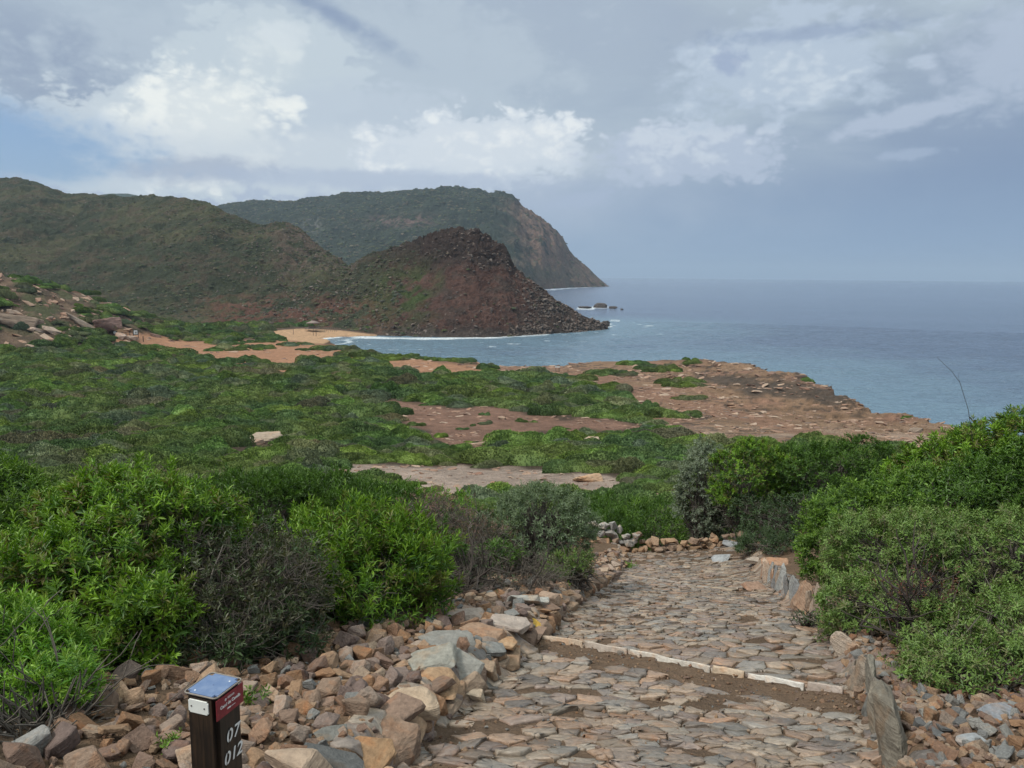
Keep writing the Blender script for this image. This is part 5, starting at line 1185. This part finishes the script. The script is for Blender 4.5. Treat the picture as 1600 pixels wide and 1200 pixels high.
hill_scatter('hillside_scrub', 'hills', 11000, lambda P, U, V, px, py: np.where(px < 545, .8 * sstep(n3f(P, 20., 95), -.5, .2), sstep(670 - px + 60 * n3f(P, 20., 96), 0, 60) * np.exp(-((py - (470 - (px - 500) * .10)) / 45.) ** 2) * .9 + .25 * (py < 420) * (px < 640) + .015),
             .5, 2.3, TUFC2, 6, 31, 'low scrub dotted over the near hills', .15, .7)
hill_scatter('woodland', 'headland', 6500, lambda P, U, V, px, py: np.where((px > 770) & (py > 300), .10, .95), 3.5, 9, TUFC2, 6, 32, 'dark low woodland covering the far headland', .2, .8)
def hillrock(i):
    me = CH[i].copy(); me.materials.clear(); m = M_ROCK.copy(); c = [(.085, .07, .062), (.11, .085, .072), (.07, .058, .05), (.13, .10, .085), (.17, .14, .12)][i % 5]
    for n in m.node_tree.nodes:
        if n.type == 'OBJECT_INFO':
            for l in list(n.outputs['Color'].links): s_ = l.to_socket; m.node_tree.links.remove(l); s_.default_value = (*c, 1)
    me.materials.append(m); return me
HRC = proto_coll('hill_rock', [hillrock(i) for i in range(10)], M_ROCK)
hill_scatter('scree', 'hills', 12000, lambda P, U, V, px, py: np.where(px > 560, .12 + .6 * (py > 505) + .6 * sstep(px, 800, 850) + .25 * sstep(P[:, 2], 24, 32) * sstep(px, 640, 680), .45 * sstep(px, 330, 440) + .12) * sstep(n3f(P, 9., 97), -.3, .3),
             .3, 2.0, HRC, 10, 33, 'broken dark rocks scattered over the cone shaped hill', .1, .8, .6)

def bare_rocks():
    rg_ = np.random.default_rng(8); N_ = 60000; Y_ = np.exp(rg_.uniform(np.log(25), np.log(235), N_)); X_ = Y_ * np.tan(np.radians(rg_.uniform(-32, 36, N_))); X_[:3600] = rg_.uniform(-215, -105, 3600); Y_[:3600] = rg_.uniform(185, 275, 3600); P = np.c_[X_, Y_]
    Z_ = ground(X_, Y_); px, py = proj(np.c_[X_, Y_, Z_]); nd = fbm(P / 8., 3, 44); sd = sdist(P, COAST)
    w = .75 * sstep(inpoly(px, py, HEAD), -4, 6) * sstep(nd, -.35, .3) + .35 * sstep(inpoly(px, py, GULLY), -4, 4) * sstep(nd, -.3, .3) + .25 * sstep(inpoly(px, py, BARE_ROCK), -2, 3) + .12 * sstep(inpoly(px, py, SAND), -4, 4) + .5 * sstep(5 - sd, 0, 5) * (px > 640)
    w = w + .45 * (X_ < ROCKX) * np.exp(-((Y_ - 235) / 35) ** 2)
    k = (rg_.random(N_) < w) & (sd > -.3); P = np.c_[X_, Y_, Z_][k]; n = len(P); s = (.16 + 1.0 * rg_.random(n) ** 3.5) * np.interp(P[:, 1], [25, 60, 140, 230], [.35, .7, 1.5, 2.0])
    lf = (P[:, 0] < ROCKX + 6) & (P[:, 1] > 190); s = s * np.where(lf, 1.7, 1)
    rot = np.c_[rg_.normal(0, .16, n), rg_.normal(0, .16, n) + lf * .35, rg_.normal(0, .5, n)]
    scatter('loose_stones', P, rot, np.c_[s * 1.4, s, s * np.where(lf, .6, .36)], rg_.integers(0, 10, n), HLC, kind='stuff', label='loose slabs and stones strewn over the bare red ground and the headland'); print('loose', n)
def headrock(i):
    me = CH[i].copy(); me.materials.clear(); m = M_ROCK.copy(); c = [(.25, .155, .11), (.30, .20, .145), (.20, .125, .095), (.34, .25, .19), (.14, .10, .08), (.27, .17, .12)][i % 6]
    for n in m.node_tree.nodes:
        if n.type == 'OBJECT_INFO':
            for l in list(n.outputs['Color'].links): s_ = l.to_socket; m.node_tree.links.remove(l); s_.default_value = (*c, 1)
    me.materials.append(m); return me
HLC = proto_coll('head_rock', [headrock(i) for i in range(10)], M_ROCK)
bare_rocks()
# rocks standing in the sea
for (px, py, w, h), q in zip(SEA_ROCKS, srp):
    s = w * 2 / F * np.linalg.norm(q - EYE) ; hh = h * 2 / F * np.linalg.norm(q - EYE); lb = {915: 'small low black rock left of the tallest offshore rock', 938: 'tallest black rock offshore beyond the cone shaped hill', 958: 'black rock right of the tallest offshore rock', 972: 'tiny outermost black rock offshore',
          947: 'large dark boulder standing in the surf off the point of the cone shaped hill', 928: 'broad dark boulder at the tip of the point', 912: 'dark boulder behind the tip of the point', 905: 'low dark boulder in the surf nearest the shore of the point'}[px]
    o = stone('sea_rock', BO[int(px) % 6], (q[0], q[1], hh * .12), 1.0, (0, 0, px), (.065, .055, .05), lb, category='rock', scl=(s, s * .8, hh * 1.5))
# boulders on the left rise and pale rocks in the heath
for px, py, Y_, w, h, c, rot, lb in [
        (12, 452, 215, 62, 20, (.22, .16, .12), (.1, .22, .2), 'big layered rock outcrop at the left edge above the heath'), (42, 462, 218, 34, 16, (.19, .135, .105), (.2, .4, .5), 'jagged block at the right end of the layered rock outcrop'),
        (20, 436, 222, 22, 10, (.25, .19, .15), (0, .5, 0), 'small pale rock on top of the layered rock outcrop'), (168, 485, 232, 32, 24, (.20, .125, .105), (.1, -.1, .4), 'reddish overhanging boulder left of the path signs'),
        (126, 480, 230, 38, 9, (.32, .25, .20), (0, .62, .2), 'long pale tilted slab left of the reddish boulder'), (150, 495, 228, 24, 9, (.28, .21, .17), (.3, .3, 0), 'pale block below the reddish boulder'),
        (187, 497, 231, 14, 9, (.38, .29, .24), (0, .4, 0), 'pale block right of the reddish boulder'), (206, 502, 233, 16, 7, (.33, .25, .2), (0, .2, 0), 'small pale rock behind the path signs'),
        (80, 492, 215, 26, 8, (.38, .29, .23), (0, .5, 0), 'pale slab below the layered rock outcrop'), (134, 503, 216, 14, 6, (.30, .17, .15), (0, .3, .5), 'small reddish rock above the heath'), (57, 478, 214, 20, 7, (.36, .27, .22), (0, .4, 1), 'pale ledge under the jagged block')]:
    q = at_depth(px, py, Y_); gz = G(q[0], q[1]); k_ = np.linalg.norm(q - EYE) / F; q = q.copy(); q[2] = max(min(q[2], gz + h * k_ * .45), gz) if abs(q[2] - gz) < 14 else gz
    stone('boulder', BO[int(px) % 6], q, 1.0, rot, c, lb, category='boulder', scl=(w * k_ * 1.15, w * k_ * .8, h * k_ * 1.5))
for px, py, w, h, c, lb in [(415, 689, 42, 13, (.52, .42, .33), 'largest pale boulder in the heath on the left'), (438, 687, 22, 9, (.50, .39, .32), 'pale boulder touching the right side of the largest pale heath boulder'), (398, 693, 26, 7, (.44, .32, .25), 'flat tan rock at the foot of the largest pale heath boulder'),
                            (369, 696, 20, 7, (.50, .40, .32), 'small pale rock left of the largest pale heath boulder'), (444, 669, 16, 5, (.46, .38, .32), 'pale rock peeking out behind the largest heath boulder'), (428, 659, 9, 4, (.46, .38, .32), 'tiny pale rock furthest behind the largest heath boulder'),
                            (620, 665, 18, 6, (.48, .38, .3), 'pale rock at the left edge of the red gully'), (748, 699, 24, 10, (.50, .36, .27), 'pale orange rock at the foot of the red gully'), (925, 691, 20, 9, (.48, .40, .32), 'pale rock between shrubs below the headland'),
                            (918, 750, 38, 12, (.48, .33, .22), 'orange tan boulder at the right end of the flat pale rock'), (1048, 795, 44, 9, (.44, .35, .28), 'flat buff rock beyond the back wall of the path'), (785, 655, 10, 5, (.46, .34, .26), 'small orange rock in the middle of the red gully'),
                            (1212, 577, 9, 8, (.24, .15, .12), 'reddish knob of rock on the sea edge of the headland'), (1252, 592, 16, 7, (.17, .12, .10), 'dark rock on the sea edge of the headland'), (1308, 613, 38, 17, (.13, .10, .09), 'dark cliff boulder at the sea edge below the headland'),
                            (1430, 676, 22, 8, (.32, .25, .2), 'weathered rock at the inland edge of the headland near the right bush')]:
    q = on_ground(px, py); k_ = np.linalg.norm(q - EYE) / F
    w *= 1.15; h *= 1.1; c = (c[0] * .72, c[1] * .7, c[2] * .68)
    stone('boulder', BO[int(px) % 6], q + [0, 0, h * k_ * .25], 1.0, (0, 0, rng.uniform(-.5, .5)), c, lb, category='boulder', scl=(w * k_ * 1.15, w * k_ * .9, h * k_ * 1.8))

# ---------------------------------------------------------------- small built things in the distance
M_DWOOD = mat_plain('dark_board', (.03, .032, .03), .8, 5, .3, .2); M_PAPER = mat_plain('poster_white', (.62, .64, .64), .6, 3, .15, .0); M_WOOD = mat_plain('old_wood', (.17, .135, .11), .9, 4, .35, .4); M_THATCH = mat_plain('roof_wood', (.22, .17, .15), .9, 6, .4, .6); M_INK = mat_plain('poster_ink', (.12, .13, .13), .8, 5, .2, .0)
def box(name, c, s, mat, par=None, **kw):
    bm = bmesh.new(); bmesh.ops.create_cube(bm, size=1.0)
    for v in bm.verts: v.co = Vector((c[0] + v.co.x * s[0], c[1] + v.co.y * s[1], c[2] + v.co.z * s[2]))
    bmesh.ops.bevel(bm, geom=bm.edges[:], offset=min(s) * .12, segments=1, affect='EDGES'); me = bpy.data.meshes.new(name); bm.to_mesh(me); bm.free(); return link(name, me, mat, par, **kw)
def board(px, py, Y_, w, h, legh, lb, paper):
    q = on_ground(px, 528.); root = link('information_board', None, loc=tuple(q), label=lb, category='sign')
    for s in (-1, 1): box('leg', (s * w * .5, 0, (legh + h) * .5 - .15), (.12, .12, legh + h + .3), M_DWOOD, root)
    box('panel', (0, 0, legh + h / 2), (w - .13, .08, h), M_DWOOD, root); pp = box('poster', (w * paper[0], -.055, legh + h * .52), (w * paper[1], .02, h * paper[2]), M_PAPER, root)
    box('poster_print', (w * paper[0] + w * .06, -.068, legh + h * .48), (w * paper[1] * .35, .006, h * paper[2] * .5), M_INK, pp)
board(180, 521, 246, 1.3, 1.1, 1.0, 'narrow dark information board with a small white poster beside the boulders', (0, .55, .6))
board(212.5, 521, 246, 1.6, 1.6, .9, 'wider dark information board with a pale poster right of the gate rail', (0, .72, .75))
q = on_ground(197, 524.); root = link('gate_rail', None, loc=tuple(q), label='low dark rail barrier between the two information boards', category='fence')
for s in (-1.2, 0, 1.2): box('post', (s, 0, .5), (.14, .14, 1.3), M_DWOOD, root)
for z_ in (.35, .95): box('rail', (0, -.1, z_), (2.6, .06, .12), M_DWOOD, root)
q = on_ground(224, 534); box('wooden_post', (0, 0, .8), (.2, .2, 1.9), M_DWOOD, loc=tuple(q), label='single dark wooden post standing in the sand by the low shrub', category='post')
q = on_ground(871, 581); root = link('small_sign', None, loc=tuple(q), label='small white topped sign on two legs at the sea edge of the heath', category='sign')
for s in (-1, 1): box('leg', (s * .35, 0, .45), (.09, .09, 1.0), M_DWOOD, root)
box('panel', (0, 0, 1.05), (1.1, .5, .12), M_PAPER, root, rot=(0, 0, 0))
q = at_z(np.array([489.]), np.array([513.]), 2.6)[0]; root = link('beach_hut', None, loc=tuple(q), label='open wooden beach hut with a low hipped roof at the back of the sand', category='hut')
for sx in (-1.5, 1.5):
    for sy in (-1.2, 1.2): box('post', (sx, sy, 1.0), (.2, .2, 2.6), M_WOOD, root)
vs = [(-2.3, -1.9, 2.2), (2.3, -1.9, 2.2), (2.3, 1.9, 2.2), (-2.3, 1.9, 2.2), (-.5, 0, 3.0), (.5, 0, 3.0), (-2.3, -1.9, 2.05), (2.3, -1.9, 2.05), (2.3, 1.9, 2.05), (-2.3, 1.9, 2.05)]
link('roof', mesh_np('roof', vs, [(0, 1, 5, 4), (2, 3, 4, 5), (6, 7, 1, 0), (7, 8, 2, 1), (8, 9, 3, 2), (9, 6, 0, 3), (9, 8, 7, 6)], [(1, 2, 5), (3, 0, 4)]), M_THATCH, root)
box('counter', (0, -.9, .45), (2.6, .2, .9), M_WOOD, root); box('platform', (0, -.4, -.05), (5.4, 3.6, .3), M_WOOD, root)
for px, py, h, lb in [(489.5, 523, 2.6, 'thin dark beach pole in front of the hut'), (458.5, 521, 1.6, 'short thick beach post at the left end of the sand'), (494, 523.5, 2.2, 'thin pale beach pole right of the dark pole')]:
    q = at_z(np.array([px]), np.array([py]), 1.6)[0]; box('beach_pole', (0, 0, h / 2 - .2), (.14, .14, h + .4), M_DWOOD if 'dark' in lb else M_WOOD, loc=tuple(q), label=lb, category='pole')
q = at_z(np.array([517.]), np.array([517.]), 2.)[0]; root = link('beach_fence', None, loc=tuple(q), label='short row of thin stakes at the back of the beach right of the hut', category='fence')
for k_ in range(7): box('stake', (-2.4 + k_ * .8, -k_ * .12, .5), (.1, .1, 1.5 + .2 * (k_ % 3)), M_WOOD, root)
